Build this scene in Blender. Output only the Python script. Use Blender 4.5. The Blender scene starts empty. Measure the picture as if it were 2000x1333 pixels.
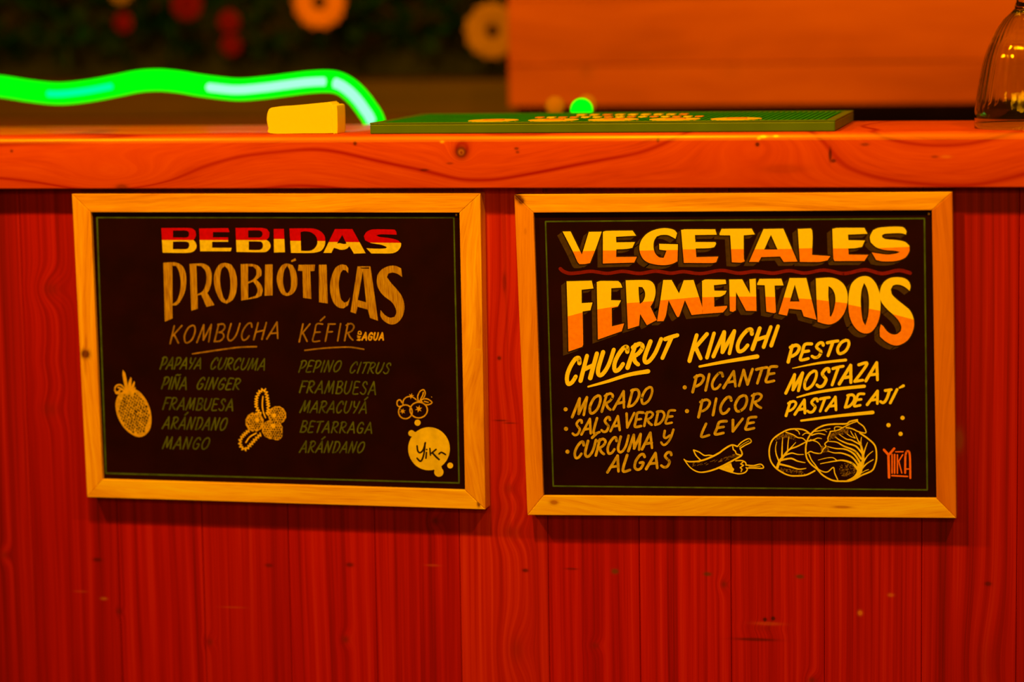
import bpy, bmesh, math, random
from mathutils import Vector, Matrix
from mathutils.geometry import tessellate_polygon
random.seed(7)
S = bpy.context.scene
COL = S.collection
PI = math.pi

# ---------------------------------------------------------------- camera, world, light, exposure
F_PX = 5196.0
YAW, PITCH, ROLL = .208, .12445, -.01565
CAM = Vector((0, -2.5, 1.169))
_cy, _sy, _cp, _sp = math.cos(YAW), math.sin(YAW), math.cos(PITCH), math.sin(PITCH)
FWD = Vector((-_sy*_cp, _cy*_cp, -_sp))
_r0 = Vector((_cy, _sy, 0)); _u0 = _r0.cross(FWD)
RGT = math.cos(ROLL)*_r0 + math.sin(ROLL)*_u0
UPV = -math.sin(ROLL)*_r0 + math.cos(ROLL)*_u0
cd = bpy.data.cameras.new('camera')
cd.sensor_width = 36.0
cd.lens = F_PX*36.0/2000.0
cd.clip_start = .05
cd.dof.use_dof = True
cd.dof.focus_distance = 2.56
cd.dof.aperture_fstop = 2.0
cam = bpy.data.objects.new('camera', cd)
M = Matrix((RGT, UPV, -FWD)).transposed().to_4x4()
M.translation = CAM
cam.matrix_world = M
COL.objects.link(cam)
S.camera = cam

S.view_settings.view_transform = 'Standard'
S.view_settings.look = 'None'
S.view_settings.exposure = 0.0
S.view_settings.gamma = 1.0
S.view_settings.use_curve_mapping = False

W = bpy.data.worlds.new('night_room'); S.world = W; W.use_nodes = True
W.node_tree.nodes['Background'].inputs[0].default_value = (.30, .075, .0005, 1)
W.node_tree.nodes['Background'].inputs[1].default_value = .22

WARM = (1.0, .40, .001)
def lamp(loc, power, r=.04, col=WARM):
    d = bpy.data.lights.new('hanging_bulb_light', 'POINT'); d.energy = power; d.shadow_soft_size = r; d.color = col
    o = bpy.data.objects.new('hanging_bulb_light', d); o.location = loc; COL.objects.link(o)
    return o
# pendant bulbs hanging over the guests' side of the bar
lamp((-1.50, -.98, 2.10), 58, .045)
lamp((-.62, -1.02, 2.15), 80, .045)
lamp((.50, -1.25, 2.3), 52, .045)
# strings of small warm bulbs further back in the room (they glint in the glass and the varnish)
for i in range(7):
    lamp((-1.7+.5*i, -3.3-.12*(i % 2), 2.0-.10*math.sin(i/6*PI)), 9, .075)
for i in range(6):
    lamp((-1.0+.55*i, -4.6, 1.9-.10*math.sin(i/5*PI)), 9, .085)
# one over the bartender's side
lamp((.05, .25, 2.2), 12, .05)

# ---------------------------------------------------------------- helpers
def at(px, py, y):
    """the point of the vertical plane Y=y that the photograph shows at pixel (px, py)"""
    d = FWD + RGT*((px-1000)/F_PX) + UPV*((666.5-py)/F_PX)
    t = (y-CAM.y)/d.y
    return CAM + d*t
def atz(px, py, z):
    d = FWD + RGT*((px-1000)/F_PX) + UPV*((666.5-py)/F_PX)
    t = (z-CAM.z)/d.z
    return CAM + d*t

def tag(o, label=None, cat=None, group=None, kind=None):
    if label: o['label'] = label
    if cat: o['category'] = cat
    if group: o['group'] = group
    if kind: o['kind'] = kind
    return o
def thing(name, loc, label, cat, group=None):
    o = bpy.data.objects.new(name, None); o.empty_display_size = .05
    o.location = loc; COL.objects.link(o)
    return tag(o, label, cat, group)
def root_loc(p):
    v = Vector((0, 0, 0))
    while p is not None:
        v += Vector(p.location); p = p.parent
    return v
def mesh_obj(name, bm, mats, parent=None, smooth=False, origin=None):
    """bm is in world coordinates; links it as ONE mesh object"""
    if parent is not None: off = root_loc(parent)
    else: off = Vector(origin) if origin is not None else Vector((0, 0, 0))
    bmesh.ops.translate(bm, verts=bm.verts, vec=-off)
    me = bpy.data.meshes.new(name); bm.to_mesh(me); bm.free()
    if not isinstance(mats, (list, tuple)): mats = [mats]
    for m in mats: me.materials.append(m)
    if smooth:
        for p in me.polygons: p.use_smooth = True
    o = bpy.data.objects.new(name, me); COL.objects.link(o)
    if parent is not None: o.parent = parent
    elif origin is not None: o.location = off
    return o
def box(bm, x0, x1, y0, y1, z0, z1, bev=0.0, seg=2):
    n0 = set(bm.verts)
    r = bmesh.ops.create_cube(bm, size=1)
    for v in r['verts']:
        v.co = Vector((x0+(v.co.x+.5)*(x1-x0), y0+(v.co.y+.5)*(y1-y0), z0+(v.co.z+.5)*(z1-z0)))
    if bev > 0:
        es = list({e for v in r['verts'] for e in v.link_edges})
        bmesh.ops.bevel(bm, geom=es, offset=bev, segments=seg, affect='EDGES', profile=.5)
def tube(bm, pts, rad, n=16, cap=True, squash=1.0):
    rings = []
    prev = None
    for i, p in enumerate(pts):
        a = pts[max(i-1, 0)]; b = pts[min(i+1, len(pts)-1)]
        t = (b-a).normalized()
        if prev is None: s = t.cross(Vector((0, 1, 0)) if abs(t.y) < .9 else Vector((1, 0, 0))).normalized()
        else: s = (prev - t*prev.dot(t)).normalized()
        prev = s; q = t.cross(s)
        r = rad[i] if isinstance(rad, (list, tuple)) else rad
        rings.append([bm.verts.new(p + s*r*math.cos(2*PI*k/n) + q*r*squash*math.sin(2*PI*k/n)) for k in range(n)])
    for a, b in zip(rings, rings[1:]):
        for k in range(n): bm.faces.new((a[k], a[(k+1) % n], b[(k+1) % n], b[k]))
    if cap:
        bm.faces.new(rings[0][::-1]); bm.faces.new(rings[-1])
def catmull(P, n=8, closed=False):
    P = [Vector(p) for p in P]; out = []; L = len(P)
    rng = range(L) if closed else range(L-1)
    for i in rng:
        if closed: a, b, c, d = P[i-1], P[i], P[(i+1) % L], P[(i+2) % L]
        else: a, b, c, d = P[max(i-1, 0)], P[i], P[i+1], P[min(i+2, L-1)]
        for k in range(n):
            t = k/n
            out.append(.5*((2*b)+(c-a)*t+(2*a-5*b+4*c-d)*t*t+(3*b-a-3*c+d)*t**3))
    if not closed: out.append(P[-1].copy())
    return out

# ---------------------------------------------------------------- materials
def new_mat(name):
    m = bpy.data.materials.new(name); m.use_nodes = True
    nt = m.node_tree; b = nt.nodes['Principled BSDF']
    return m, nt, b
def node(nt, t, **kw):
    n = nt.nodes.new(t)
    for k, v in kw.items(): setattr(n, k, v)
    return n
def math_n(nt, op, a, b=None, c=None):
    n = nt.nodes.new('ShaderNodeMath'); n.operation = op
    for i, v in enumerate((a, b, c)):
        if v is None: continue
        if isinstance(v, (int, float)): n.inputs[i].default_value = v
        else: nt.links.new(v, n.inputs[i])
    return n.outputs[0]
def ramp(nt, fac, stops, interp='LINEAR'):
    n = nt.nodes.new('ShaderNodeValToRGB'); n.color_ramp.interpolation = interp
    el = n.color_ramp.elements
    while len(el) > 1: el.remove(el[-1])
    el[0].position = stops[0][0]; el[0].color = (*stops[0][1], 1)
    for p, c in stops[1:]:
        e = el.new(p); e.color = (*c, 1)
    nt.links.new(fac, n.inputs[0]); return n.outputs[0]
def mixc(nt, fac, a, b, mode='MIX'):
    n = nt.nodes.new('ShaderNodeMix'); n.data_type = 'RGBA'; n.blend_type = mode
    for i, v in ((0, fac), (6, a), (7, b)):
        if isinstance(v, (int, float)): n.inputs[i].default_value = v
        elif isinstance(v, tuple): n.inputs[i].default_value = (*v, 1)
        else: nt.links.new(v, n.inputs[i])
    return n.outputs[2]
def plain(name, col, rough=.6, spec=.5, metal=0, var=0.0, vscale=60, coat=0):
    m, nt, b = new_mat(name)
    b.inputs['Roughness'].default_value = rough
    b.inputs['Specular IOR Level'].default_value = spec
    b.inputs['Metallic'].default_value = metal
    b.inputs['Coat Weight'].default_value = coat
    n = node(nt, 'ShaderNodeTexNoise'); n.inputs['Scale'].default_value = vscale; n.inputs['Detail'].default_value = 4
    g = node(nt, 'ShaderNodeNewGeometry'); nt.links.new(g.outputs['Position'], n.inputs['Vector'])
    d = tuple(c*(1-var) for c in col); u = tuple(min(1, c*(1+var)) for c in col)
    nt.links.new(ramp(nt, n.outputs[0], [(.3, d), (.7, u)]), b.inputs['Base Color'])
    return m
def emit(name, col, strength, base=(0, 0, 0)):
    m, nt, b = new_mat(name)
    b.inputs['Base Color'].default_value = (*base, 1)
    b.inputs['Emission Color'].default_value = (*col, 1)
    b.inputs['Emission Strength'].default_value = strength
    b.inputs['Roughness'].default_value = .7; b.inputs['Specular IOR Level'].default_value = 0
    return m
def gauss(nt, dx, dz, sx, sz):
    a = math_n(nt, 'MULTIPLY', dx, 1/sx); b = math_n(nt, 'MULTIPLY', dz, 1/sz)
    s = math_n(nt, 'ADD', math_n(nt, 'MULTIPLY', a, a), math_n(nt, 'MULTIPLY', b, b))
    return math_n(nt, 'EXPONENT', math_n(nt, 'MULTIPLY', s, -1.0))
def wood(name, axis, stops, across=110, along=2.2, warp=1.5, warp_scale=(6, 6, 2.2), knots=(), fine=.25,
         rough=.45, coat=0.0, coat_rough=.2, rings=0.0, ring_col=(.2, .01, 0), ring_freq=9, ring_w=.06,
         per_piece=True, marks=(), spec=.5, bump=.05, across_y=1.0, vr=.22, kscale=.36):
    """axis: the world axis the grain runs along ('X' or 'Z').
    knots: (a, z, sx, sz, amp, dark) with a,z in world metres on the X-Z face;
    marks: (x, z, sx, sz, colour, strength) small stains, dents, dowel heads"""
    m, nt, b = new_mat(name)
    g = node(nt, 'ShaderNodeNewGeometry'); sp = node(nt, 'ShaderNodeSeparateXYZ')
    nt.links.new(g.outputs['Position'], sp.inputs[0])
    X, Y, Z = sp.outputs
    oi = node(nt, 'ShaderNodeObjectInfo')
    rnd = math_n(nt, 'MULTIPLY', oi.outputs['Random'], 37.0 if per_piece else 0.0)
    G, A = (X, Z) if axis == 'X' else (Z, X)   # along, across
    # slow wandering of the grain
    cw = node(nt, 'ShaderNodeCombineXYZ')
    nt.links.new(math_n(nt, 'MULTIPLY', A, warp_scale[0]), cw.inputs[0])
    nt.links.new(math_n(nt, 'ADD', math_n(nt, 'MULTIPLY', Y, warp_scale[1]), rnd), cw.inputs[1])
    nt.links.new(math_n(nt, 'MULTIPLY', G, warp_scale[2]), cw.inputs[2])
    nw = node(nt, 'ShaderNodeTexNoise'); nw.inputs['Scale'].default_value = 1; nw.inputs['Detail'].default_value = 1.5
    nt.links.new(cw.outputs[0], nw.inputs['Vector'])
    phi = math_n(nt, 'ADD', math_n(nt, 'MULTIPLY', A, across),
                 math_n(nt, 'MULTIPLY', math_n(nt, 'SUBTRACT', nw.outputs[0], .5), warp*across*.06))
    darks = None
    for (kx, kz, sx, sz, amp, dark) in knots:
        gk = gauss(nt, math_n(nt, 'SUBTRACT', X, kx), math_n(nt, 'SUBTRACT', Z, kz), sx, sz)
        phi = math_n(nt, 'ADD', phi, math_n(nt, 'MULTIPLY', gk, amp*kscale))
        if dark > 0:
            gd = math_n(nt, 'MULTIPLY', gauss(nt, math_n(nt, 'SUBTRACT', X, kx), math_n(nt, 'SUBTRACT', Z, kz), sx*.45, sz*.45), dark)
            darks = gd if darks is None else math_n(nt, 'ADD', darks, gd)
    c1 = node(nt, 'ShaderNodeCombineXYZ')
    nt.links.new(phi, c1.inputs[0])
    nt.links.new(math_n(nt, 'ADD', math_n(nt, 'MULTIPLY', Y, across*across_y), rnd), c1.inputs[1])
    nt.links.new(math_n(nt, 'MULTIPLY', G, along), c1.inputs[2])
    n1 = node(nt, 'ShaderNodeTexNoise'); n1.inputs['Scale'].default_value = 1; n1.inputs['Detail'].default_value = 3; n1.inputs['Roughness'].default_value = .55
    nt.links.new(c1.outputs[0], n1.inputs['Vector'])
    c2 = node(nt, 'ShaderNodeCombineXYZ')
    nt.links.new(math_n(nt, 'MULTIPLY', phi, 6.0), c2.inputs[0])
    nt.links.new(math_n(nt, 'MULTIPLY', Y, across*6), c2.inputs[1])
    nt.links.new(math_n(nt, 'MULTIPLY', G, along*8), c2.inputs[2])
    n2 = node(nt, 'ShaderNodeTexNoise'); n2.inputs['Scale'].default_value = 1; n2.inputs['Detail'].default_value = 3
    nt.links.new(c2.outputs[0], n2.inputs['Vector'])
    v = math_n(nt, 'ADD', math_n(nt, 'MULTIPLY', n1.outputs[0], 1-fine), math_n(nt, 'MULTIPLY', n2.outputs[0], fine))
    col = ramp(nt, v, stops)
    if rings > 0:   # thin dark growth lines that follow the wandering grain
        fr = math_n(nt, 'FRACT', math_n(nt, 'MULTIPLY', phi, ring_freq/across*.9))
        dd = math_n(nt, 'ABSOLUTE', math_n(nt, 'SUBTRACT', fr, .5))
        ln = math_n(nt, 'EXPONENT', math_n(nt, 'MULTIPLY', math_n(nt, 'MULTIPLY', dd, dd), -1/(ring_w*ring_w)))
        ln = math_n(nt, 'MULTIPLY', ln, math_n(nt, 'MULTIPLY', n1.outputs[0], rings*1.8))
        col = mixc(nt, math_n(nt, 'MINIMUM', ln, 1.0), col, ring_col)
    if darks is not None:
        col = mixc(nt, math_n(nt, 'MINIMUM', darks, .92), col, (.09, .012, .001))
    for (mx, mz, sx, sz, mc, st) in marks:
        gm = math_n(nt, 'MULTIPLY', gauss(nt, math_n(nt, 'SUBTRACT', X, mx), math_n(nt, 'SUBTRACT', Z, mz), sx, sz), st*1.6)
        col = mixc(nt, math_n(nt, 'MINIMUM', gm, st), col, mc)
    hs = node(nt, 'ShaderNodeHueSaturation')
    nt.links.new(col, hs.inputs['Color'])
    if per_piece:
        nt.links.new(math_n(nt, 'ADD', math_n(nt, 'MULTIPLY', oi.outputs['Random'], vr), 1-vr/2), hs.inputs['Value'])
    col = hs.outputs[0]
    nt.links.new(col, b.inputs['Base Color'])
    b.inputs['Roughness'].default_value = rough
    b.inputs['Specular IOR Level'].default_value = spec
    b.inputs['Coat Weight'].default_value = coat
    b.inputs['Coat Roughness'].default_value = coat_rough
    if bump > 0:
        bp = node(nt, 'ShaderNodeBump'); bp.inputs['Strength'].default_value = bump; bp.inputs['Distance'].default_value = .002
        nt.links.new(v, bp.inputs['Height']); nt.links.new(bp.outputs[0], b.inputs['Normal'])
    return m

def K(px, py, y, sx, sz, amp, dark):
    p = at(px, py, y); return (p.x, p.z, sx, sz, amp, dark)
def MK(px, py, y, sx, sz, col, st):
    p = at(px, py, y); return (p.x, p.z, sx, sz, col, st)

Y_PLANK = .022
DK = (.03, .003, .0005)
def make_red(name, RED):
  return wood(name, 'Z', RED,
    across=150, along=1.1, warp=.32, warp_scale=(5, 5, 1.3), fine=.25, rough=.5, spec=.25, bump=.06,
    knots=[K(100, 565, Y_PLANK, .019, .016, 7, .30), K(98, 800, Y_PLANK, .020, .016, 2.5, .25), K(95, 705, Y_PLANK, .022, .016, 1.2, 0),
           K(993, 705, Y_PLANK, .020, .050, 3.4, 0), K(995, 955, Y_PLANK, .012, .012, 3, .25), K(1000, 1040, Y_PLANK, .018, .016, 4, .3),
           K(1008, 1270, Y_PLANK, .016, .030, 5, .25), K(850, 1018, Y_PLANK, .010, .009, 3, .6), K(410, 1255, Y_PLANK, .007, .008, 2.5, .45),
           K(675, 1250, Y_PLANK, .008, .009, 2.5, .6), K(1414, 1142, Y_PLANK, .007, .008, 2.5, .55), K(1163, 1262, Y_PLANK, .009, .007, 2, .35),
           K(1925, 1300, Y_PLANK, .022, .060, 4, .15), K(8, 1085, Y_PLANK, .008, .010, 3, .4), K(1585, 1330, Y_PLANK, .008, .008, 3, .6),
           K(1490, 1228, Y_PLANK, .022, .006, 1.5, .15), K(232, 1195, Y_PLANK, .005, .006, 2, .5)],
    marks=[MK(190, 1094, Y_PLANK, .0042, .0018, DK, .6), MK(203, 1170, Y_PLANK, .003, .0012, (.6, .25, .05), .5),
           MK(525, 1105, Y_PLANK, .0035, .0018, DK, .5), MK(683, 1104, Y_PLANK, .0035, .0020, DK, .6), MK(845, 1105, Y_PLANK, .006, .001, (.55, .10, .02), .4),
           MK(1026, 1115, Y_PLANK, .0028, .0016, DK, .7), MK(1201, 1117, Y_PLANK, .003, .0022, (.10, .06, .01), .7),
           MK(1382, 1122, Y_PLANK, .0034, .0018, (.08, .04, .01), .7), MK(1562, 1127, Y_PLANK, .0034, .0018, (.08, .04, .01), .7),
           MK(1930, 1141, Y_PLANK, .003, .0020, DK, .6), MK(1116, 1112, Y_PLANK, .0055, .0010, DK, .5),
           MK(1680, 1198, Y_PLANK, .002, .0022, (.7, .28, .05), .7), MK(1740, 1163, Y_PLANK, .0025, .0016, (.65, .22, .04), .5),
           MK(1500, 1219, Y_PLANK, .012, .0016, (.6, .12, .02), .35), MK(1475, 1250, Y_PLANK, .018, .0014, DK, .6),
           MK(1494, 1211, Y_PLANK, .0018, .0018, DK, .8), MK(1510, 1209, Y_PLANK, .0018, .0018, DK, .8),
           MK(1873, 860, Y_PLANK, .004, .010, (.45, .12, .03), .7), MK(975, 700, Y_PLANK, .0018, .0018, DK, .7),
           MK(978, 822, Y_PLANK, .006, .0007, DK, .6), MK(996, 827, Y_PLANK, .006, .0007, DK, .5), MK(985, 552, Y_PLANK, .0018, .009, (.2, .006, .001), .6),
           MK(158, 1156, Y_PLANK, .006, .0008, (.55, .10, .02), .4), MK(455, 1187, Y_PLANK, .010, .0007, (.55, .10, .02), .4)])
red_wood = make_red('red_stained_pine', [(.30, (.19, .0008, .0004)), (.44, (.34, .0015, .0007)), (.57, (.46, .006, .0012)), (.70, (.54, .024, .002))])
red_light = make_red('red_stained_pine_orange_sap', [(.30, (.28, .004, .0004)), (.44, (.45, .010, .0007)), (.57, (.57, .026, .0012)), (.70, (.66, .055, .002))])
red_falloff = make_red('red_stained_pine_falloff', [(.30, (.16, .0008, .0004)), (.44, (.26, .0016, .0007)), (.57, (.38, .004, .0012)), (.70, (.50, .016, .002))])  # darker copy for the leftmost planks, lighting falloff put into its colour
def make_counter(name, coat, cr, spec):
  return wood(name, 'X',
    [(.28, (.48, .050, .0015)), (.45, (.60, .074, .003)), (.60, (.66, .095, .005)), (.74, (.70, .125, .008))],
    across=55, along=3.0, warp=1.7, warp_scale=(5, 3, 3.2), fine=.5, rough=.5, spec=spec, coat=coat, coat_rough=cr, bump=.04,
    kscale=1.0, rings=1.0, ring_col=(.36, .010, .001), ring_freq=30, ring_w=.055, per_piece=False, across_y=.6,
    knots=[K(1480, 250, 0, .085, .040, -3.4, 0), K(240, 345, 0, .07, .020, 2.0, 0), K(902, 297, 0, .012, .012, 1.0, 0)],
    marks=[MK(902, 297, 0, .0058, .0058, (.10, .006, .001), .9), MK(902, 297, 0, .0026, .0026, (.42, .16, .05), .95), MK(902.5, 298, 0, .0012, .0014, (.2, .03, .005), .8),
           MK(1622, 302, 0, .0014, .0055, DK, .75), MK(1628, 314, 0, .0022, .0016, DK, .7), MK(1690, 282, 0, .0035, .0014, DK, .5),
           MK(830, 332, 0, .0040, .0012, DK, .55), MK(1010, 290, 0, .002, .0012, DK, .6), MK(1286, 272, 0, .0014, .0026, DK, .6),
           MK(1848, 306, 0, .0045, .0014, (.75, .26, .03), .5), MK(1826, 306, 0, .0028, .0012, DK, .4), MK(240, 366, 0, .006, .003, (.12, .02, .003), .6),
           MK(1480, 282, 0, .0018, .0018, DK, .8), MK(695, 280, 0, .0016, .0018, DK, .7), MK(1012, 297, 0, .0016, .0012, DK, .5),
           MK(25, 295, 0, .0014, .0014, DK, .6), MK(880, 319, 0, .003, .001, DK, .4), MK(1530, 330, 0, .020, .004, (.3, .03, .003), .35),
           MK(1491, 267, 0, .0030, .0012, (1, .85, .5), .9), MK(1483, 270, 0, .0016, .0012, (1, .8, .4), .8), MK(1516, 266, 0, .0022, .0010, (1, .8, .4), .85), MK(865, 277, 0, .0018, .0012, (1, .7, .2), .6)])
counter_wood = make_counter('varnished_counter_wood', .10, .07, .12)
counter_edge = make_counter('glossier_varnish_on_the_edge', 1.0, .30, .7)  # stronger coat and specular on the edge strip bring out the lamp highlight
PINE = [(.30, (.56, .22, .020)), (.42, (.76, .38, .035)), (.55, (.90, .53, .045)), (.68, (1.0, .70, .06))]
Y_FR = 0.0
chip = [MK(1012, 386, 0, .0034, .0030, (.10, .014, .003), .95), MK(1018, 393, 0, .0030, .0030, (.12, .018, .004), .95), MK(1006, 380, 0, .0020, .0016, (.10, .014, .003), .9)]
pine_x = wood('pale_pine_running_across', 'X', PINE, across=150, along=5, warp=2.5, fine=.35, rough=.45, bump=.04, vr=.05,
    marks=chip+[MK(935, 984, 0, .0016, .0034, (.14, .02, .003), .9), MK(1082, 982, 0, .004, .0022, (.40, .12, .015), .8), MK(1645, 991, 0, .008, .0012, (.42, .13, .015), .7)])
pine_z = wood('pale_pine_running_upright', 'Z', PINE, across=150, along=5, warp=2.5, fine=.35, rough=.45, bump=.04, vr=.05,
    knots=[K(167, 692, 0, .006, .007, 3, .0)],
    marks=chip+[MK(167, 692, 0, .0044, .0044, (.10, .016, .004), .95), MK(166, 715, 0, .0012, .010, (.42, .13, .02), .45), MK(168, 672, 0, .0012, .008, (.42, .13, .02), .45),
           MK(933, 683, 0, .0028, .0008, (.8, .5, .2), .8), MK(1026, 452, 0, .0012, .0030, (.45, .15, .02), .4)])
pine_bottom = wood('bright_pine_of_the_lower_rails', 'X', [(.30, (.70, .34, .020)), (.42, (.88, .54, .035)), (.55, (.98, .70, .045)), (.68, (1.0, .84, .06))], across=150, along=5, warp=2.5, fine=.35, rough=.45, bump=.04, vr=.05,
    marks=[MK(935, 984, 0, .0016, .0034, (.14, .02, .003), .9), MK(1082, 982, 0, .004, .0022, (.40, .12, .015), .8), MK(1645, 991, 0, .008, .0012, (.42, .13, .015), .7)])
pine_falloff = wood('pine_upright_light_falloff', 'Z', [(.28, (.52, .16, .015)), (.5, (.68, .235, .02)), (.72, (.78, .30, .03))], across=150, along=5, warp=2.5, fine=.35, rough=.45, bump=.04, vr=.05)  # redder copy of the pine: light falloff to the right put into the colour
pine_half_falloff = wood('pine_upright_slight_falloff', 'Z', [(.28, (.60, .22, .02)), (.5, (.80, .36, .03)), (.72, (.90, .46, .04))], across=150, along=5, warp=2.5, fine=.35, rough=.45, bump=.04, vr=.05,
    marks=chip+[MK(1026, 452, 0, .0012, .0030, (.45, .15, .02), .4)])  # mid tone of the same pine, a weaker light falloff tinted in
board_black = plain('black_board_paint', (.013, .0008, .0005), rough=.6, spec=.08, var=.25, vscale=30)
def paint(name, col, var=.10, vs=260, rough=.65):
    return plain(name, col, rough=rough, spec=.3, var=var, vscale=vs)
P_RED = plain('red_board_paint', (.52, .0008, .0005), rough=.7, spec=.05, var=.12, vscale=260)
P_CREAM = paint('cream_board_paint', (.80, .78, .40), .12)
P_YEL = paint('yellow_board_paint', (1.0, 1.0, .35), .06)
P_GOLD = paint('scumbled_gold_paint', (.52, .40, .08), .42, 420)
def streaky(name, lo, hi):
    m, nt, b = new_mat(name); b.inputs['Roughness'].default_value = .6; b.inputs['Specular IOR Level'].default_value = .3
    g = node(nt, 'ShaderNodeNewGeometry'); mp = node(nt, 'ShaderNodeMapping'); mp.inputs['Scale'].default_value = (900, 1, 70)
    n = node(nt, 'ShaderNodeTexNoise'); n.inputs['Scale'].default_value = 1; n.inputs['Detail'].default_value = 3
    nt.links.new(g.outputs['Position'], mp.inputs[0]); nt.links.new(mp.outputs[0], n.inputs['Vector'])
    nt.links.new(ramp(nt, n.outputs[0], [(.3, lo), (.68, hi)]), b.inputs['Base Color']); return m
P_GOLD = streaky('scumbled_gold_paint', (.28, .14, .02), (.62, .46, .08))
P_ORANGE = paint('orange_board_paint', (1.0, .36, .03), .10)
P_BROWN = paint('brown_letter_shade', (.055, .032, .008), .25)
P_BLK = paint('black_letter_edge', (.012, .0018, .001), .1)
P_DRED = paint('deep_red_paint', (.19, .001, .001), .18)
P_GREEN = paint('dark_green_line_paint', (.052, .125, .018), .35, 90)
P_GREENW = paint('olive_green_writing', (.074, .125, .010), .38, 120)
P_COPPER = paint('thin_copper_writing', (.30, .19, .045), .35, 150)
P_OCHRE = paint('ochre_writing', (.60, .50, .10), .30, 180)
P_DRAW = paint('bright_line_drawing_paint', (.95, .88, .25), .12)
P_DRAW2 = paint('amber_line_drawing_paint', (.66, .48, .08), .28, 260)
P_DIM = paint('dry_brushed_shading', (.20, .135, .03), .6, 240)
P_CORAL = paint('coral_signature_paint', (.95, .22, .10), .12)
P_BLOB = paint('mustard_disc_paint', (.80, .72, .18), .16, 90)

# ---------------------------------------------------------------- the counter: worktop and planked front
Z_TOP, Z_BOT = 1.05, .9975
def counter():
    bm = bmesh.new()
    x0, x1, y0, y1 = -2.3, .85, -.003, .222
    prof = []
    def arc(cy, cz, r, a0, a1, n=6):
        for k in range(n+1):
            a = math.radians(a0+(a1-a0)*k/n); prof.append((cy+r*math.cos(a), cz+r*math.sin(a)))
    prof.extend([(y0, Z_TOP-.0078), (y0+.0003, Z_TOP-.0062), (y0+.0009, Z_TOP-.0046), (y0+.0020, Z_TOP-.0022), (y0+.0034, Z_TOP-.0006), (y0+.0056, Z_TOP)])
    arc(y1-.004, Z_TOP-.004, .004, 90, 0, 4)
    arc(y1-.002, Z_BOT+.002, .002, 0, -90, 2)
    arc(y0+.0015, Z_BOT+.0015, .0015, 270, 180, 3)
    NX = 40
    rings = []
    for i in range(NX+1):
        x = x0+(x1-x0)*i/NX
        rings.append([bm.verts.new((x, y, z)) for y, z in prof])
    n = len(prof)
    for a, b in zip(rings, rings[1:]):
        for k in range(n): bm.faces.new((a[k], a[(k+1) % n], b[(k+1) % n], b[k])).material_index = 1 if k in (0, 1, 2, 3) else 0
    bm.faces.new(rings[0]); bm.faces.new(rings[-1][::-1])
    bmesh.ops.recalc_face_normals(bm, faces=bm.faces)
    o = mesh_obj('bar_countertop', bm, [counter_wood, counter_edge], smooth=True, origin=(-.55, .11, Z_BOT))
    tag(o, 'thick varnished reddish orange wooden bar top running the full width above both menu boards', 'countertop')
    return o
counter()

bar = thing('bar_counter', (-.55, .05, 0), 'red stained vertical plank front of the bar under the varnished top', 'bar counter')
joint_px = [68, 235, 400, 567, 735, 900, 1072, 1250, 1428, 1610, 1800, 1985]
jx = [at(p, 1200, Y_PLANK).x for p in joint_px]
while jx[0] > -2.2: jx.insert(0, jx[0]-.087)
while jx[-1] < .7: jx.append(jx[-1]+.087)
for a, b in zip(jx, jx[1:]):
    bm = bmesh.new()
    box(bm, a+.00015, b-.00015, Y_PLANK+random.uniform(-.0002, .0003), Y_PLANK+.022, .06, Z_BOT-.0005, .0007, 2)
    mid = at(984, 1200, Y_PLANK).x
    mesh_obj('plank', bm, red_light if a < mid < b else (red_falloff if b < at(80, 1200, Y_PLANK).x else red_wood), bar)
bm = bmesh.new(); box(bm, jx[0]+.01, jx[-1]-.01, Y_PLANK+.012, .16, 0, .06, .002)
mesh_obj('plinth', bm, red_wood, bar)
bm = bmesh.new(); box(bm, jx[0]+.01, jx[-1]-.01, .16, .19, .02, Z_BOT-.001, .001)
mesh_obj('back_panel', bm, red_wood, bar)

# ---------------------------------------------------------------- painted writing
def crop(x0, y0, s):
    return lambda pts: [(x0+p[0]/s, y0+p[1]/s) for p in pts]
def smooth_contour(P, n=5, lim=40):
    """rounds a traced outline except at its real corners"""
    P = [Vector(p) for p in P]; L = len(P); out = []
    corner = []
    for i in range(L):
        a = P[i]-P[i-1]; b = P[(i+1) % L]-P[i]
        if a.length < 1e-6 or b.length < 1e-6: corner.append(True); continue
        corner.append(math.degrees(a.angle(b)) > lim)
    for i in range(L):
        b, c = P[i], P[(i+1) % L]
        a = P[i-1] if not corner[i] else b-(c-b)
        d = P[(i+2) % L] if not corner[(i+1) % L] else c+(c-b)
        if corner[i] and corner[(i+1) % L]: out.append(b.copy()); continue
        lb = (c-b).length
        ta = (c-a)*.5; tb = (d-b)*.5
        if ta.length > lb: ta = ta*(lb/ta.length)
        if tb.length > lb: tb = tb*(lb/tb.length)
        for k in range(n):
            t = k/n
            out.append((2*t**3-3*t*t+1)*b+(t**3-2*t*t+t)*ta+(-2*t**3+3*t*t)*c+(t**3-t*t)*tb)
    return out
Y_PAN = .0050
_fc = [0]
def lay(layer):
    _fc[0] = (_fc[0]+1) % 17
    return Y_PAN-.00012*(layer+1)-_fc[0]*4e-6
def put(bm, P2, layer, flip=False):
    y = lay(layer)
    return [bm.verts.new(at(p[0], p[1], y)) for p in P2]
def fill(bm, contours, layer, mi=0):
    polys = [[Vector((p[0], p[1], 0)) for p in c] for c in contours]
    tris = tessellate_polygon(polys)
    flat = [p for c in contours for p in c]
    vs = put(bm, flat, layer)
    fs = []
    for t in tris:
        try:
            f = bm.faces.new([vs[i] for i in t]); f.material_index = mi; fs.append(f)
        except ValueError: pass
    return fs
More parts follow.
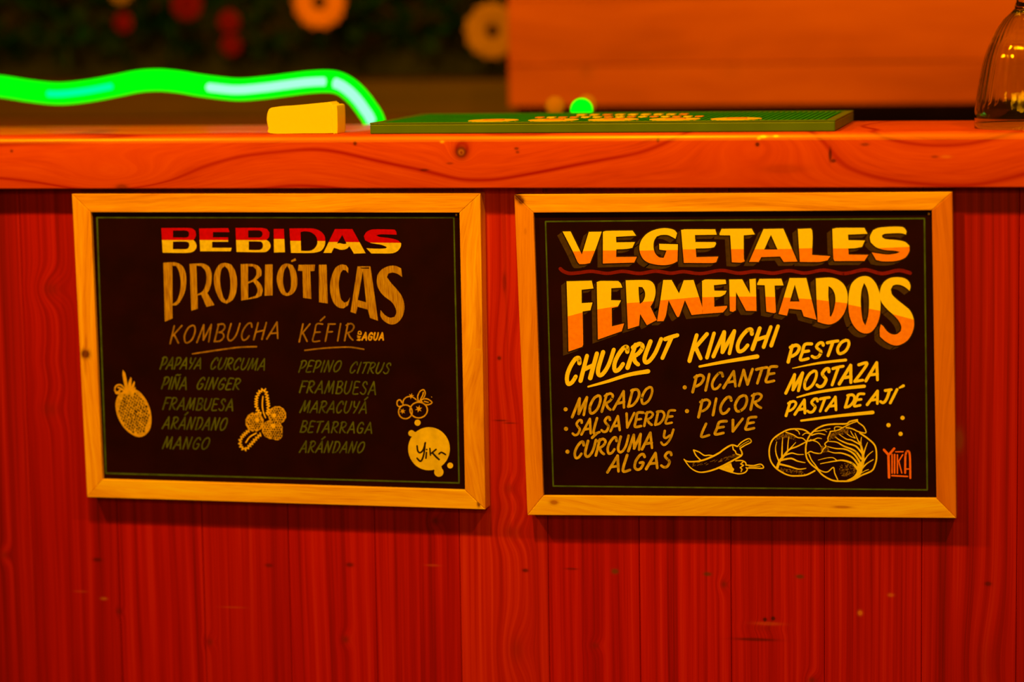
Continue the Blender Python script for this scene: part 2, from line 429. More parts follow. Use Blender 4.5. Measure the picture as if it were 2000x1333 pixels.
def stroke(bm, pts, w, layer, mi=0, smooth=True, n=5, taper=None):
    """brush stroke of width w (or (w0, w1)) in photo pixels"""
    P = [Vector(p) for p in pts]
    if smooth and len(P) > 2: P = catmull(P, n)
    L = len(P)
    if not isinstance(w, (tuple, list)): w = (w, w)
    W_ = []
    for i in range(L):
        t = i/(L-1) if L > 1 else 0
        x = t*(len(w)-1); k = min(int(x), len(w)-2); W_.append(w[k]+(w[k+1]-w[k])*(x-k))
    y = Y_PAN-.00012*(layer+1)
    for i in range(L-1):
        a, b = P[i], P[i+1]; d = b-a
        if d.length < 1e-6: continue
        nrm = Vector((-d.y, d.x)).normalized()
        q = [a+nrm*W_[i]/2, a-nrm*W_[i]/2, b-nrm*W_[i+1]/2, b+nrm*W_[i+1]/2]
        y = lay(layer)
        f = bm.faces.new([bm.verts.new(at(p.x, p.y, y)) for p in q]); f.material_index = mi
    last = -99
    for i in range(L):
        if i in (0, L-1) or True:
            if i not in (0, L-1):
                a = P[i]-P[i-1]; b = P[i+1]-P[i]
                if a.length > 0 and b.length > 0 and a.angle(b) < .12: continue
            r = W_[i]/2; m = 8 if r < 5 else 12; y = lay(layer)
            f = bm.faces.new([bm.verts.new(at(P[i].x+r*math.cos(2*PI*k/m), P[i].y+r*math.sin(2*PI*k/m), y)) for k in range(m)])
            f.material_index = mi
def dot(bm, c, r, layer, mi=0, ry=None, m=16):
    ry = ry or r
    y = lay(layer)
    f = bm.faces.new([bm.verts.new(at(c[0]+r*math.cos(2*PI*k/m), c[1]+ry*math.sin(2*PI*k/m), y)) for k in range(m)])
    f.material_index = mi
def face_cam(bm):
    for f in bm.faces:
        f.normal_update()
        if f.normal.y > 0: f.normal_flip()

# single-stroke alphabet: boxes 1 high, widths vary; y up
GL = {
 'A': (.78, [[(0, 0), (.42, 1)], [(.42, 1), (.72, 0)], [(.13, .32), (.64, .34)]]),
 'B': (.66, [[(.08, 0), (.1, 1)], [(.06, .98), (.40, 1), (.56, .80), (.42, .58), (.12, .52)], [(.12, .53), (.48, .48), (.62, .25), (.44, .02), (.06, .01)]]),
 'C': (.68, [[(.60, .76), (.50, .98), (.30, .96), (.10, .66), (.05, .32), (.20, .02), (.42, .04), (.56, .24)]]),
 'D': (.72, [[(.10, 0), (.12, 1)], [(.04, .96), (.40, .98), (.64, .72), (.62, .35), (.40, .05), (.08, .01)]]),
 'E': (.60, [[(.54, .98), (.12, .98), (.08, .5), (.06, .02), (.54, .02)], [(.10, .52), (.46, .53)]]),
 'F': (.58, [[(.08, 0), (.12, .98)], [(.08, .98), (.58, .98)], [(.11, .52), (.46, .54)]]),
 'G': (.72, [[(.62, .80), (.48, .98), (.26, .90), (.08, .55), (.10, .18), (.30, .01), (.52, .08), (.62, .42), (.38, .44)]]),
 'H': (.74, [[(.06, 0), (.10, 1)], [(.60, 0), (.64, 1)], [(.08, .44), (.62, .54)]]),
 'I': (.26, [[(.10, 0), (.12, 1)]]),
 'J': (.54, [[(.12, .96), (.56, .98)], [(.44, .96), (.42, .30), (.26, .02), (.02, .14)]]),
 'K': (.70, [[(.08, 0), (.10, 1)], [(.60, 1), (.12, .42)], [(.22, .50), (.62, .02)]]),
 'L': (.54, [[(.12, 1), (.06, .02), (.52, .03)]]),
 'M': (.92, [[(.02, 0), (.22, 1)], [(.22, 1), (.42, .12)], [(.42, .12), (.72, 1)], [(.72, 1), (.80, 0)]]),
 'N': (.76, [[(.04, 0), (.12, 1)], [(.12, 1), (.54, .02)], [(.54, .02), (.66, 1)]]),
 'O': (.76, [[(.42, .99), (.18, .86), (.04, .45), (.16, .08), (.36, .01), (.60, .20), (.68, .62), (.58, .92), (.42, .99)]]),
 'P': (.64, [[(.08, 0), (.12, 1)], [(.02, .90), (.34, 1.0), (.58, .82), (.50, .50), (.26, .34), (.12, .36)]]),
 'R': (.70, [[(.06, 0), (.12, 1)], [(.02, .90), (.34, 1.0), (.58, .82), (.46, .56), (.14, .44)], [(.22, .46), (.40, .20), (.64, .02)]]),
 'S': (.64, [[(.56, .80), (.48, .97), (.28, .97), (.16, .76), (.32, .56), (.52, .36), (.44, .06), (.22, .01), (.02, .14)]]),
 'T': (.60, [[(.02, .94), (.30, .98), (.66, 1.0)], [(.36, .97), (.26, 0)]]),
 'U': (.72, [[(.08, 1), (.04, .30), (.20, .02), (.42, .06), (.60, .40), (.66, 1)]]),
 'V': (.64, [[(.06, 1), (.22, .02)], [(.22, .02), (.64, 1)]]),
 'Y': (.66, [[(.08, 1), (.14, .60), (.34, .50)], [(.62, 1), (.44, .40), (.22, 0)]]),
 'y': (.66, [[(.06, 1), (.10, .60), (.26, .48), (.48, .62)], [(.62, 1), (.56, .40), (.38, .06), (.18, .02), (0, .22)]]),
 'Z': (.66, [[(.06, .97), (.58, .98), (.06, .04)], [(.06, .04), (.56, .06)]]),
 ' ': (.55, []), '|': (.12, []),
}
ACC = {'Á': 'A', 'É': 'E', 'Í': 'I', 'Ó': 'O', 'Ú': 'U', 'Ñ': 'N'}
def write(bm, text, P0, P1, U0, U1, w, layer=0, mi=0, gap=.13, sag=0):
    """letters between P0 and P1 along the baseline, U = up vector (photo pixels)"""
    g = [GL[ACC.get(c, c)] for c in text]
    tot = sum(a[0] for a in g)+gap*(len(g)-1)
    P0, P1, U0, U1 = (Vector(v) for v in (P0, P1, U0, U1))
    # the boxes are measured on the painted outline, so keep half a brush width inside them
    P0 += U0.normalized()*w*.27; P1 += U1.normalized()*w*.27; U0 -= U0.normalized()*w*.52; U1 -= U1.normalized()*w*.52
    x = 0
    for c, (wd, strokes) in zip(text, g):
        def M2(p):
            t = (x+p[0])/tot
            return P0+(P1-P0)*t-Vector((0, sag*4*t*(1-t)))+(U0+(U1-U0)*min(max(t, 0), 1))*p[1]
        for s in strokes:
            ww = w*random.uniform(.92, 1.06)
            stroke(bm, [M2(p) for p in s], (ww, ww*.92), layer, mi, smooth=len(s) > 2)
        if c in 'ÁÉÍÓÚ': stroke(bm, [M2((.34, 1.17)), M2((.60, 1.40))], w, layer, mi, False)
        if c == 'Ñ': stroke(bm, [M2((.14, 1.14)), M2((.36, 1.22)), M2((.46, 1.15)), M2((.66, 1.22))], w*.8, layer, mi)
        x += wd+gap

def make_board(name, outer, inner, label, nails, right=None, left=None):
    c = at((outer[2][0]+outer[3][0])/2, (outer[2][1]+outer[3][1])/2, .01)
    root = thing(name, c, label, 'menu board')
    O = [at(x, y, Y_FR) for x, y in outer]; I = [at(x, y, Y_FR) for x, y in inner]
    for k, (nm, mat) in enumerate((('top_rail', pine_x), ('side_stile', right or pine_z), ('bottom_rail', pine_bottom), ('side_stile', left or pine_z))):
        j = (k+1) % 4
        bm = bmesh.new()
        q = [O[k], O[j], I[j], I[k]]
        a = [bm.verts.new((p.x, Y_FR, p.z)) for p in q]; b = [bm.verts.new((p.x, Y_PLANK-.0006, p.z)) for p in q]
        bm.faces.new(a); bm.faces.new(b[::-1])
        for i in range(4): bm.faces.new((a[i], b[i], b[(i+1) % 4], a[(i+1) % 4]))
        bmesh.ops.recalc_face_normals(bm, faces=bm.faces)
        bmesh.ops.bevel(bm, geom=list(bm.edges), offset=.0007, segments=2, affect='EDGES', profile=.5)
        mesh_obj(nm, bm, mat, root)
    bm = bmesh.new()
    cx = sum(p.x for p in I)/4; cz = sum(p.z for p in I)/4
    q = [Vector((cx+(p.x-cx)*1.012, 0, cz+(p.z-cz)*1.014)) for p in I]
    a = [bm.verts.new((p.x, Y_PAN, p.z)) for p in q]; b = [bm.verts.new((p.x, Y_PAN+.004, p.z)) for p in q]
    bm.faces.new(a); bm.faces.new(b[::-1])
    for i in range(4): bm.faces.new((a[i], b[i], b[(i+1) % 4], a[(i+1) % 4]))
    bmesh.ops.recalc_face_normals(bm, faces=bm.faces)
    mesh_obj('black_panel', bm, board_black, root)
    for (x, y) in nails:
        bm = bmesh.new(); p = at(x, y, Y_PAN-.0006)
        bmesh.ops.create_uvsphere(bm, u_segments=10, v_segments=6, radius=.0014)
        bmesh.ops.scale(bm, verts=bm.verts, vec=(1, .6, 1)); bmesh.ops.translate(bm, verts=bm.verts, vec=p)
        mesh_obj('nail_head', bm, nail_m, root, True)
    return root
nail_m = plain('dull_nail', (.5, .4, .35), .4, metal=.8)

B1 = make_board('menu_board', [(140, 379), (938, 378), (948, 996), (170, 972)], [(177, 415), (897, 416), (908, 958), (200, 937)],
    'pine framed blackboard with the drinks menu, dim writing and a pineapple drawing', [(177, 419), (891, 420)])
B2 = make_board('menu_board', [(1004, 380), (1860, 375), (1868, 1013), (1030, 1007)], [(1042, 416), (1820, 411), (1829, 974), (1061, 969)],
    'pine framed blackboard with bright yellow vegetable menu, cabbage and chilli drawings', [(1041, 421), (1814, 418)], pine_falloff, pine_half_falloff)

def finish(name, bm, mats, root, label=None):
    face_cam(bm)
    o = mesh_obj(name, bm, mats, root)
    if label: o['label'] = label
    return o
def two_tone(bm, contours, split, layer):
    """fills a letter and paints everything below the line split (two photo points) in slot 1"""
    fs = fill(bm, contours, layer, 0)
    y = Y_PAN-.00012*(layer+1)
    a = at(*split[0], y); b = at(*split[1], y)
    d = (b-a); nrm = Vector((-d.z, 0, d.x)).normalized()     # points up
    if nrm.z < 0: nrm = -nrm
    geom = list({e for f in fs for e in f.edges})+fs+list({v for f in fs for v in f.verts})
    r = bmesh.ops.bisect_plane(bm, geom=geom, plane_co=a, plane_no=nrm, dist=1e-7)
    for f in {g for g in r['geom'] if isinstance(g, bmesh.types.BMFace)}:
        if f.is_valid and (f.calc_center_median()-a).dot(nrm) < 0: f.material_index = 1

# --- left board -------------------------------------------------------------
L1 = crop(300, 430, 6.346); L2 = crop(540, 430, 6.346)
bebidas = [
 (L1, [[(95,100),(400,98),(475,105),(518,135),(525,190),(505,235),(492,246),(520,280),(533,320),(520,365),(480,396),(400,408),(112,405)],
       [(240,130),(400,130),(434,146),(440,180),(430,208),(400,218),(240,216)], [(240,268),(405,268),(438,284),(442,320),(430,350),(400,362),(238,362)]], 248),
 (L1, [[(563,105),(925,100),(940,150),(735,150),(735,215),(925,215),(925,270),(725,270),(725,345),(968,345),(955,388),(578,388)]], 248),
 (L1, [[(1015,98),(1340,98),(1405,112),(1437,155),(1430,212),(1398,245),(1435,275),(1450,320),(1435,362),(1380,398),(1028,396)],
       [(1172,128),(1315,130),(1345,148),(1350,180),(1338,208),(1310,218),(1172,218)], [(1180,265),(1325,268),(1352,288),(1356,325),(1345,355),(1310,372),(1180,372)]], 248),
 (L1, [[(1488,110),(1615,110),(1628,400),(1492,403)]], 235),
 (L2, [[(160,105),(440,105),(530,130),(592,190),(605,262),(592,330),(545,385),(440,408),(180,408)],
       [(298,150),(345,140),(420,150),(480,190),(505,250),(500,310),(460,362),(400,383),(305,382)]], 258),
 (L2, [[(725,112),(940,112),(1105,412),(960,417),(905,325),(865,358),(800,370),(740,352),(712,345),(680,408),(582,408)],
       [(815,185),(868,292),(835,298),(785,288),(750,292)]], 273),
 (L2, [[(1490,182),(1482,140),(1460,118),(1200,116),(1120,145),(1083,200),(1098,250),(1170,285),(1300,308),(1370,336),(1350,352),(1240,356),(1115,350),(1175,415),(1430,413),(1500,385),(1540,330),(1545,290),(1500,250),(1400,225),(1280,210),(1235,192),(1280,178)]], 283),
]
bm = bmesh.new()
for cr, cs, sy in bebidas:
    two_tone(bm, [smooth_contour(cr(c)) for c in cs], cr([(cs[0][0][0], sy), (cs[0][0][0]+100, sy+.6)]), 0)
finish('painted_heading', bm, [P_RED, P_CREAM], B1, 'painted word BEBIDAS, red above and cream below')

prob = [
 (L1, [[(120,530),(230,524),(300,535),(360,575),(398,660),(405,780),(385,900),(330,1010),(285,1055),(232,1060),(235,1220),(140,1262)],
       [(232,565),(280,570),(315,640),(335,760),(325,900),(285,1005),(235,1042)]]),
 (L1, [[(445,545),(530,540),(620,542),(690,585),(720,670),(715,780),(690,865),(665,905),(755,1055),(655,1078),(590,925),(545,935),(548,1100),(468,1125)],
       [(530,565),(590,572),(640,630),(655,720),(640,820),(600,890),(541,922)]]),
 (L1, [[(885,532),(960,550),(1010,630),(1035,760),(1025,890),(980,990),(905,1038),(840,1010),(790,930),(755,820),(748,700),(775,610),(820,550)],
       [(880,570),(925,620),(950,740),(948,880),(925,970),(898,1003),(865,960),(835,850),(825,720),(840,615)]]),
 (L1, [[(1080,548),(1210,545),(1290,565),(1335,620),(1335,690),(1275,742),(1330,800),(1352,870),(1335,940),(1280,965),(1085,1000)],
       [(1170,575),(1230,575),(1272,615),(1272,680),(1235,735),(1170,768)], [(1172,788),(1235,765),(1275,825),(1288,885),(1265,940),(1172,972)]]),
 (L1, [[(1382,552),(1475,550),(1475,935),(1375,940)]]),
 (L2, [[(130,540),(200,560),(240,640),(258,750),(245,850),(195,920),(130,943),(70,920),(25,840),(3,740),(20,640),(70,560)],
       [(133,567),(162,620),(180,740),(175,850),(145,905),(120,905),(95,850),(80,740),(95,630)]]),
 (L2, [[(180,503),(235,473),(243,503),(186,521)]]),
 (L2, [[(275,555),(478,553),(470,632),(418,635),(432,980),(330,965),(322,632),(265,630)]]),
 (L2, [[(525,555),(622,553),(635,1035),(528,1020)]]),
 (L2, [[(888,660),(892,600),(862,560),(800,553),(735,590),(690,680),(665,800),(672,920),(710,1030),(770,1085),(830,1097),(890,1055),(912,960),(880,1010),(840,1025),(800,980),(778,870),(775,760),(795,660),(825,618),(860,625)]]),
 (L2, [[(1005,575),(1165,575),(1260,1250),(1160,1215),(1132,1112),(1005,1075),(985,1162),(918,1140)], [(1070,632),(1112,1022),(1008,992)], [(1032,590),(1150,588),(1148,604),(1060,602)]]),
 (L2, [[(1558,708),(1545,600),(1480,570),(1400,570),(1310,610),(1255,680),(1245,790),(1280,880),(1340,950),(1420,1010),(1470,1080),(1485,1150),(1465,1200),(1410,1212),(1345,1180),(1290,1118),(1290,1190),(1330,1250),(1410,1294),(1490,1280),(1560,1200),(1586,1080),(1560,960),(1500,870),(1420,780),(1370,710),(1385,665),(1440,652),(1500,668)]]),
]
bm = bmesh.new()
for cr, cs in prob: fill(bm, [smooth_contour(cr(c)) for c in cs], 0)
finish('painted_heading', bm, [P_GOLD], B1, 'painted word PROBIÓTICAS in scumbled gold')

L3 = crop(310, 600, 6.346); L4 = crop(560, 600, 6.346); L5 = crop(200, 710, 7.014); L6 = crop(450, 740, 6.452); L7 = crop(750, 740, 6.347); L8 = crop(210, 710, 8.33)
def W2(cr, s, bm, text, P0, P1, U0, U1, w, layer=0, mi=0, gap=.13, sag=0):
    a, b = cr([P0, P1])
    write(bm, text, a, b, (U0[0]/s, U0[1]/s), (U1[0]/s, U1[1]/s), w/s, layer, mi, gap, sag/s)
bm = bmesh.new()
W2(L3, 6.346, bm, 'KOMBUCHA', (125,462), (1485,395), (50,-232), (50,-215), 21, gap=.18)
stroke(bm, L3([(415,582),(520,566),(800,525),(1000,500),(1212,492)]), (2.0, 3.2, 3.0, 3.2), 0)
finish('painted_writing', bm, [P_COPPER], B1, 'thin copper writing KOMBUCHA, underlined')
bm = bmesh.new()
W2(L4, 6.346, bm, 'KÉFIR', (140,438), (830,420), (45,-232), (30,-220), 21, gap=.26)
stroke(bm, L4([(225,538),(450,512),(650,500),(800,500),(955,525)]), 3.0, 0)
finish('painted_writing', bm, [P_COPPER], B1, 'thin copper writing KÉFIR, underlined')
bm = bmesh.new()
W2(L4, 6.346, bm, 'AGUA', (932,415), (1200,415), (18,-102), (10,-98), 21, gap=.22)
for pts in ([(885,335),(920,340)], [(885,335),(890,308),(910,302),(922,318),(920,340)], [(885,400),(915,405)], [(880,378),(905,382)], [(915,368),(878,360)], [(872,410),(905,415)]):
    stroke(bm, L4(pts), 2.2, 0, smooth=len(pts) > 2)
finish('painted_writing', bm, [P_DRAW2], B1, 'small amber writing DE AGUA')
for cr, s, text, P0, P1, U0, U1, gp in (
    (L3, 6.346, 'PAPAYA', (8,775), (520,772), (45,-158), (35,-140), .10), (L3, 6.346, 'CURCUMA', (628,775), (1312,788), (50,-150), (40,-150), .13),
    (L3, 6.346, 'PIÑA', (25,1018), (345,1030), (50,-155), (25,-160), .10), (L3, 6.346, 'GINGER', (455,1025), (995,1030), (55,-158), (40,-145), .16),
    (L3, 6.346, 'FRAMBUESA', (40,1275), (920,1292), (45,-158), (25,-150), .16),
    (L5, 7.014, 'ARÁNDANO', (818,900), (1685,925), (45,-170), (50,-178), .18), (L5, 7.014, 'MANGO', (820,1175), (1445,1185), (40,-172), (50,-168), .16),
    (L4, 6.346, 'PEPINO', (140,812), (655,808), (45,-152), (45,-145), .14), (L4, 6.346, 'CITRUS', (768,822), (1265,832), (50,-145), (40,-140), .14),
    (L4, 6.346, 'FRAMBUESA', (148,1065), (1105,1092), (40,-152), (20,-168), .16), (L4, 6.346, 'MARACUYÁ', (160,1312), (990,1322), (45,-152), (25,-150), .12),
    (L6, 6.452, 'BETARRAGA', (870,680), (1785,695), (40,-150), (20,-145), .16), (L6, 6.452, 'ARÁNDANO', (868,935), (1670,940), (40,-152), (42,-145), .16)):
    bm = bmesh.new()
    W2(cr, s, bm, text, P0, P1, U0, U1, 18 if s < 6.5 else 19, gap=gp)
    finish('painted_writing', bm, [P_GREENW], B1, 'thin olive green writing '+text)
bm = bmesh.new()
for a, b in (((189.4,425),(886.4,425)), ((886.4,425),(896.6,944)), ((896.6,944),(206.7,925)), ((206.7,925),(189.4,425))):
    stroke(bm, [a, b], 3.0, 0, smooth=False)
finish('painted_border_line', bm, [P_GREEN], B1, 'thin dark green border line')

# pineapple
bm = bmesh.new()
body = [(200,500),(160,570),(140,680),(160,820),(220,960),(300,1070),(400,1150),(500,1190),(600,1165),(680,1070),(705,930),(690,780),(640,640),(560,520),(480,450),(400,425),(300,445)]
fill(bm, [smooth_contour(L8(body), 4, 70)], 0, 0)
stroke(bm, L8(body+body[:1]), 2.4, 1, 1)
for c in ([(250,105),(243,180),(262,300),(295,440),(335,470),(322,330),(290,170)], [(376,225),(345,300),(325,400),(330,470),(372,450),(388,330),(392,250)],
          [(432,290),(400,350),(372,400),(350,470),(420,440),(438,360),(445,310)], [(458,385),(425,410),(400,470),(448,450)]):
    fill(bm, [smooth_contour(L8(c))], 1, 1)
for c in ([(300,450),(250,380),(200,350),(145,365),(118,415),(125,455)], [(290,465),(220,410),(170,395)], [(290,480),(200,490),(145,490),(140,470),(200,462)], [(310,480),(240,430),(190,440)]):
    stroke(bm, L8(c), 2.9, 1, 1)
# the rind's dark eyes, rows along the tilt
for i in range(-8, 9):
    for j in range(-10, 11):
        u = i*50+(25 if j % 2 else 0); v = j*36
        x = 430+u*.93+v*.27; y = 810+v*.96-u*.30
        e = ((x-430)*.955+(y-810)*(-.295)); f_ = ((x-430)*.295+(y-810)*.955)
        if (e/232)**2+(f_/345)**2 < 1 and not (y < 520 and 280 < x < 420):
            p = L8([(x+random.uniform(-6, 6), y+random.uniform(-6, 6))])[0]
            dot(bm, p, random.uniform(1.3, 2.3), 1, 2, random.uniform(1.6, 2.7), 7)
finish('pineapple_drawing', bm, [P_DRAW2, paint('amber_outline', (.72, .50, .10), .15), P_BLK], B1)
# raspberries
bm = bmesh.new()
def jag(pts, w, amp, step):
    P = catmull([Vector(p) for p in pts], 12); acc = 0; k = 0; out = [P[0]]
    for a, b in zip(P, P[1:]):
        acc += (b-a).length
        if acc > step:
            acc = 0; k += 1; d = (b-a).normalized(); out.append(b+Vector((-d.y, d.x))*amp*(1 if k % 2 else -1))
    return out
for (cx, cy, rx, ry) in ((305,548,112,118), (590,462,110,112), (528,640,128,120), (585,700,70,75)):
    c = [(cx+rx*math.cos(a*PI/12)*(1+.05*(a % 2)), cy+ry*math.sin(a*PI/12)*(1+.05*(a % 2))) for a in range(24)]
    fill(bm, [L6(c)], 0 if cx != 528 else 1, 0)
    for i in range(-4, 5):
        for j in range(-5, 6):
            x = cx+i*30+(15 if j % 2 else 0); y = cy+j*27
            if ((x-cx)/rx)**2+((y-cy)/ry)**2 < .85:
                dot(bm, L6([(x+random.uniform(-4, 4), y+random.uniform(-4, 4))])[0], random.uniform(1.2, 1.9), 2, 2, None, 6)
    if cx != 585:
        hx, hy = {305: (335,522), 590: (552,465), 528: (540,598)}[cx]
        dot(bm, L6([(hx, hy)])[0], 4.0, 3, 1, 4.6, 12)
for pts in ([(380,450),(335,380),(325,290),(345,200),(380,155),(430,140),(455,200),(472,300),(478,390),(455,470)], [(250,640),(180,700),(125,770),(130,850),(180,895),(240,850),(310,770),(385,700)]):
    stroke(bm, L6([tuple(p) for p in jag(pts, 0, 17, 15)]), 2.5, 0, 1, smooth=False)
for pts in ([(410,225),(402,330),(415,420),(442,492)], [(325,688),(245,735),(195,805)]): stroke(bm, L6(pts), 2.6, 0, 1)
finish('raspberry_drawing', bm, [P_DRAW2, paint('amber_berry_lights', (.95, .70, .12), .15), P_BLK], B1)
# blueberries
bm = bmesh.new()
def ring(cr, cx, cy, rx, ry, w, layer=0, mi=0, a0=0, a1=360, bm_=None):
    pts = [(cx+rx*math.cos(math.radians(a0+(a1-a0)*k/20)), cy+ry*math.sin(math.radians(a0+(a1-a0)*k/20))) for k in range(21)]
    stroke(bm_, cr(pts), w, layer, mi, smooth=False)
ring(L7, 265, 412, 85, 86, 2.6, bm_=bm); ring(L7, 430, 390, 108, 98, 2.6, bm_=bm); ring(L7, 190, 305, 30, 42, 2.4, a0=60, a1=350, bm_=bm)
stroke(bm, L7([(235,330),(240,270),(285,228),(350,228),(400,262),(415,285)]), 2.4, 0)
for cx, cy, r in ((232,405,38), (430,375,46), (338,218,38)):
    pts = []
    for k in range(12):
        a = k*PI/6-.3; rr = r if k % 2 == 0 else r*.42
        pts.append((cx+rr*math.cos(a), cy+rr*math.sin(a)))
    fill(bm, [L7(pts)], 1)
for c in ([(425,275),(418,220),(445,160),(490,138),(512,180),(490,240),(450,275),(425,275)], [(455,265),(530,250),(595,295),(545,325),(490,310),(455,265)], [(450,262),(480,205),(488,170)], [(500,282),(548,294)]):
    stroke(bm, L7(c), 2.3, 0)
dot(bm, L7([(590,228)])[0], .9, 0)
finish('blueberry_drawing', bm, [P_DRAW2], B1)
bm = bmesh.new()
dot(bm, L7([(558,870)])[0], 40.8, 0, 0, 42.2, 40)
dot(bm, L7([(416,547)])[0], 6.1, 0); dot(bm, L7([(340,678)])[0], 6.2, 0); dot(bm, L7([(680,1160)])[0], 9.2, 0); dot(bm, L7([(820,1078)])[0], 5.8, 0)
stroke(bm, L7([(340,678),(420,700)]), 9, 0, smooth=False); stroke(bm, L7([(680,1160),(660,1080)]), 15, 0, smooth=False)
for pts, w in (([(410,835),(420,900),(450,918),(488,880),(512,795)], 3.4), ([(508,800),(500,900),(480,985),(450,1025),(410,988)], 3.4), ([(526,915),(520,988)], 3.2), ([(568,866),(576,950)], 3.0),
            ([(645,878),(590,925)], 3.2), ([(600,920),(640,965),(682,1003)], 3.6), ([(682,935),(705,915),(730,922),(762,942)], 3.2)):
    stroke(bm, L7(pts), w, 1, 1, smooth=len(pts) > 2)
dot(bm, L7([(529,880)])[0], 1.8, 1, 1)
finish('painted_emblem', bm, [P_BLOB, P_BLK], B1, 'mustard disc with small bubbles and dark handwriting')

# --- right board --------------------------------------------------------------
R1 = crop(1080, 430, 8); R2 = crop(1310, 430, 8); R3 = crop(1550, 430, 8)
R4 = crop(1090, 530, 7.842); R5 = crop(1310, 530, 7.84); R6 = crop(1550, 530, 7.84)
veg = [
 (R1, [[(150,180),(275,178),(452,540),(560,185),(762,182),(672,440),(580,672),(500,688),(415,690),(385,655),(310,490)]], (310,492), (700,480)),
 (R1, [[(780,185),(830,170),(1245,165),(1300,245),(985,262),(990,350),(1282,345),(1240,435),(1150,452),(990,460),(988,578),(1312,575),(1270,665),(780,680)]], (780,477), (1000,476)),
 (R1, [[(1915,295),(1940,205),(1900,160),(1830,135),(1730,127),(1600,150),(1480,205),(1390,300),(1350,420),(1370,540),(1430,630),(1530,680),(1700,706),(1850,690),(1945,645),(1952,380),(1660,372),(1662,462),(1775,480),(1730,592),(1660,582),(1600,525),(1572,430),(1580,330),(1620,258),(1690,235),(1790,235),(1860,265)]], (1350,478), (1950,468)),
 (R2, [[(162,155),(230,145),(695,145),(720,230),(378,235),(385,345),(700,345),(710,372),(680,425),(600,440),(390,445),(400,580),(745,572),(710,660),(650,672),(205,670)]], (160,460), (400,458)),
 (R2, [[(795,138),(1265,135),(1315,225),(1140,240),(1143,600),(1157,645),(1100,665),(955,660),(930,240),(765,238),(762,212)]], (930,455), (1150,455)),
 (R2, [[(1450,140),(1760,135),(1980,650),(1765,655),(1710,570),(1415,580),(1375,655),(1225,655)], [(1565,232),(1670,462),(1460,462)]], (1300,457), (1900,452)),
 (R3, [[(65,140),(270,132),(290,165),(297,280),(288,545),(575,565),(530,630),(400,655),(98,655)]], (70,445), (300,440)),
 (R3, [[(605,140),(680,124),(1105,122),(1155,215),(850,228),(855,315),(1115,320),(1070,420),(960,440),(855,445),(860,540),(1168,545),(1105,640),(640,642),(622,600)]], (605,445), (900,445)),
 (R3, [[(1755,228),(1765,180),(1740,135),(1690,108),(1540,104),(1330,122),(1240,160),(1193,260),(1205,350),(1290,425),(1420,468),(1580,480),(1662,498),(1600,525),(1450,540),(1222,508),(1290,625),(1400,647),(1600,640),(1740,590),(1808,490),(1808,400),(1740,342),(1620,315),(1440,300),(1385,272),(1382,235),(1430,215),(1640,205),(1720,215)]], (1280,442), (1810,420)),
]
ferm = [
 (R4, [[(130,155),(515,145),(542,265),(360,285),(362,490),(528,480),(495,600),(375,618),(384,1120),(370,1160),(160,1232),(150,800)]], (160,690), (375,632)),
 (R4, [[(592,168),(650,150),(920,150),(960,190),(985,252),(815,262),(812,445),(965,448),(915,545),(822,565),(825,845),(1012,800),(975,920),(610,1048)]], (610,585), (820,550)),
 (R4, [[(1035,140),(1330,135),(1420,152),(1478,220),(1492,340),(1462,460),(1415,545),(1512,750),(1360,828),(1255,655),(1240,835),(1070,888),(1052,500)], [(1232,240),(1290,245),(1328,310),(1330,390),(1298,465),(1252,503),(1238,380)]], (1060,490), (1440,462)),
 (R5, [[(-115,135),(15,135),(127,340),(200,140),(350,135),(485,560),(487,655),(320,672),(218,445),(130,690),(105,705),(85,680),(-33,445),(-75,680),(-110,765),(-210,768),(-160,450)]], (-160,448), (450,395)),
 (R5, [[(480,150),(530,128),(840,130),(850,195),(660,215),(668,300),(855,300),(835,350),(760,390),(665,395),(668,545),(862,530),(860,560),(800,632),(485,656),(482,400)]], (480,400), (680,395)),
 (R5, [[(895,128),(1095,125),(1215,345),(1205,125),(1302,115),(1314,610),(1155,608),(1000,320),(996,600),(950,625),(905,612)]], (895,390), (1310,390)),
 (R5, [[(1360,118),(1695,115),(1728,218),(1590,220),(1612,630),(1580,642),(1465,620),(1440,215),(1325,212),(1323,192)]], (1450,393), (1610,397)),
 (R6, [[(-62,105),(195,105),(352,745),(155,692),(122,592),(-72,573),(-102,682),(-232,655),(-210,590)], [(18,205),(90,465),(-57,465)]], (-150,402), (290,432)),
 (R6, [[(340,110),(560,98),(680,130),(780,220),(826,350),(820,500),(770,650),(680,760),(570,814),(470,807),(368,775),(350,400)], [(535,228),(595,275),(635,370),(638,480),(610,610),(572,698),(555,690),(548,550),(532,380)]], (355,438), (820,492)),
 (R6, [[(1085,75),(1180,100),(1260,190),(1315,330),(1332,480),(1320,680),(1270,830),(1190,930),(1100,955),(1000,920),(910,820),(855,680),(838,500),(850,320),(890,190),(980,105)], [(1080,180),(1122,260),(1148,370),(1155,500),(1142,680),(1100,832),(1060,760),(1040,640),(1028,450),(1042,290)]], (840,512), (1330,610)),
 (R6, [[(1776,302),(1790,230),(1765,160),(1700,110),(1600,92),(1480,105),(1390,160),(1335,250),(1320,370),(1350,480),(1440,590),(1530,670),(1610,760),(1650,850),(1640,920),(1580,965),(1500,965),(1430,920),(1370,840),(1335,815),(1318,900),(1322,1000),(1400,1070),(1500,1125),(1600,1137),(1720,1080),(1800,980),(1842,850),(1835,720),(1780,600),(1690,520),(1590,440),(1510,360),(1488,280),(1520,220),(1580,205),(1660,220),(1725,258)]], (1530,662), (1820,738)),
]
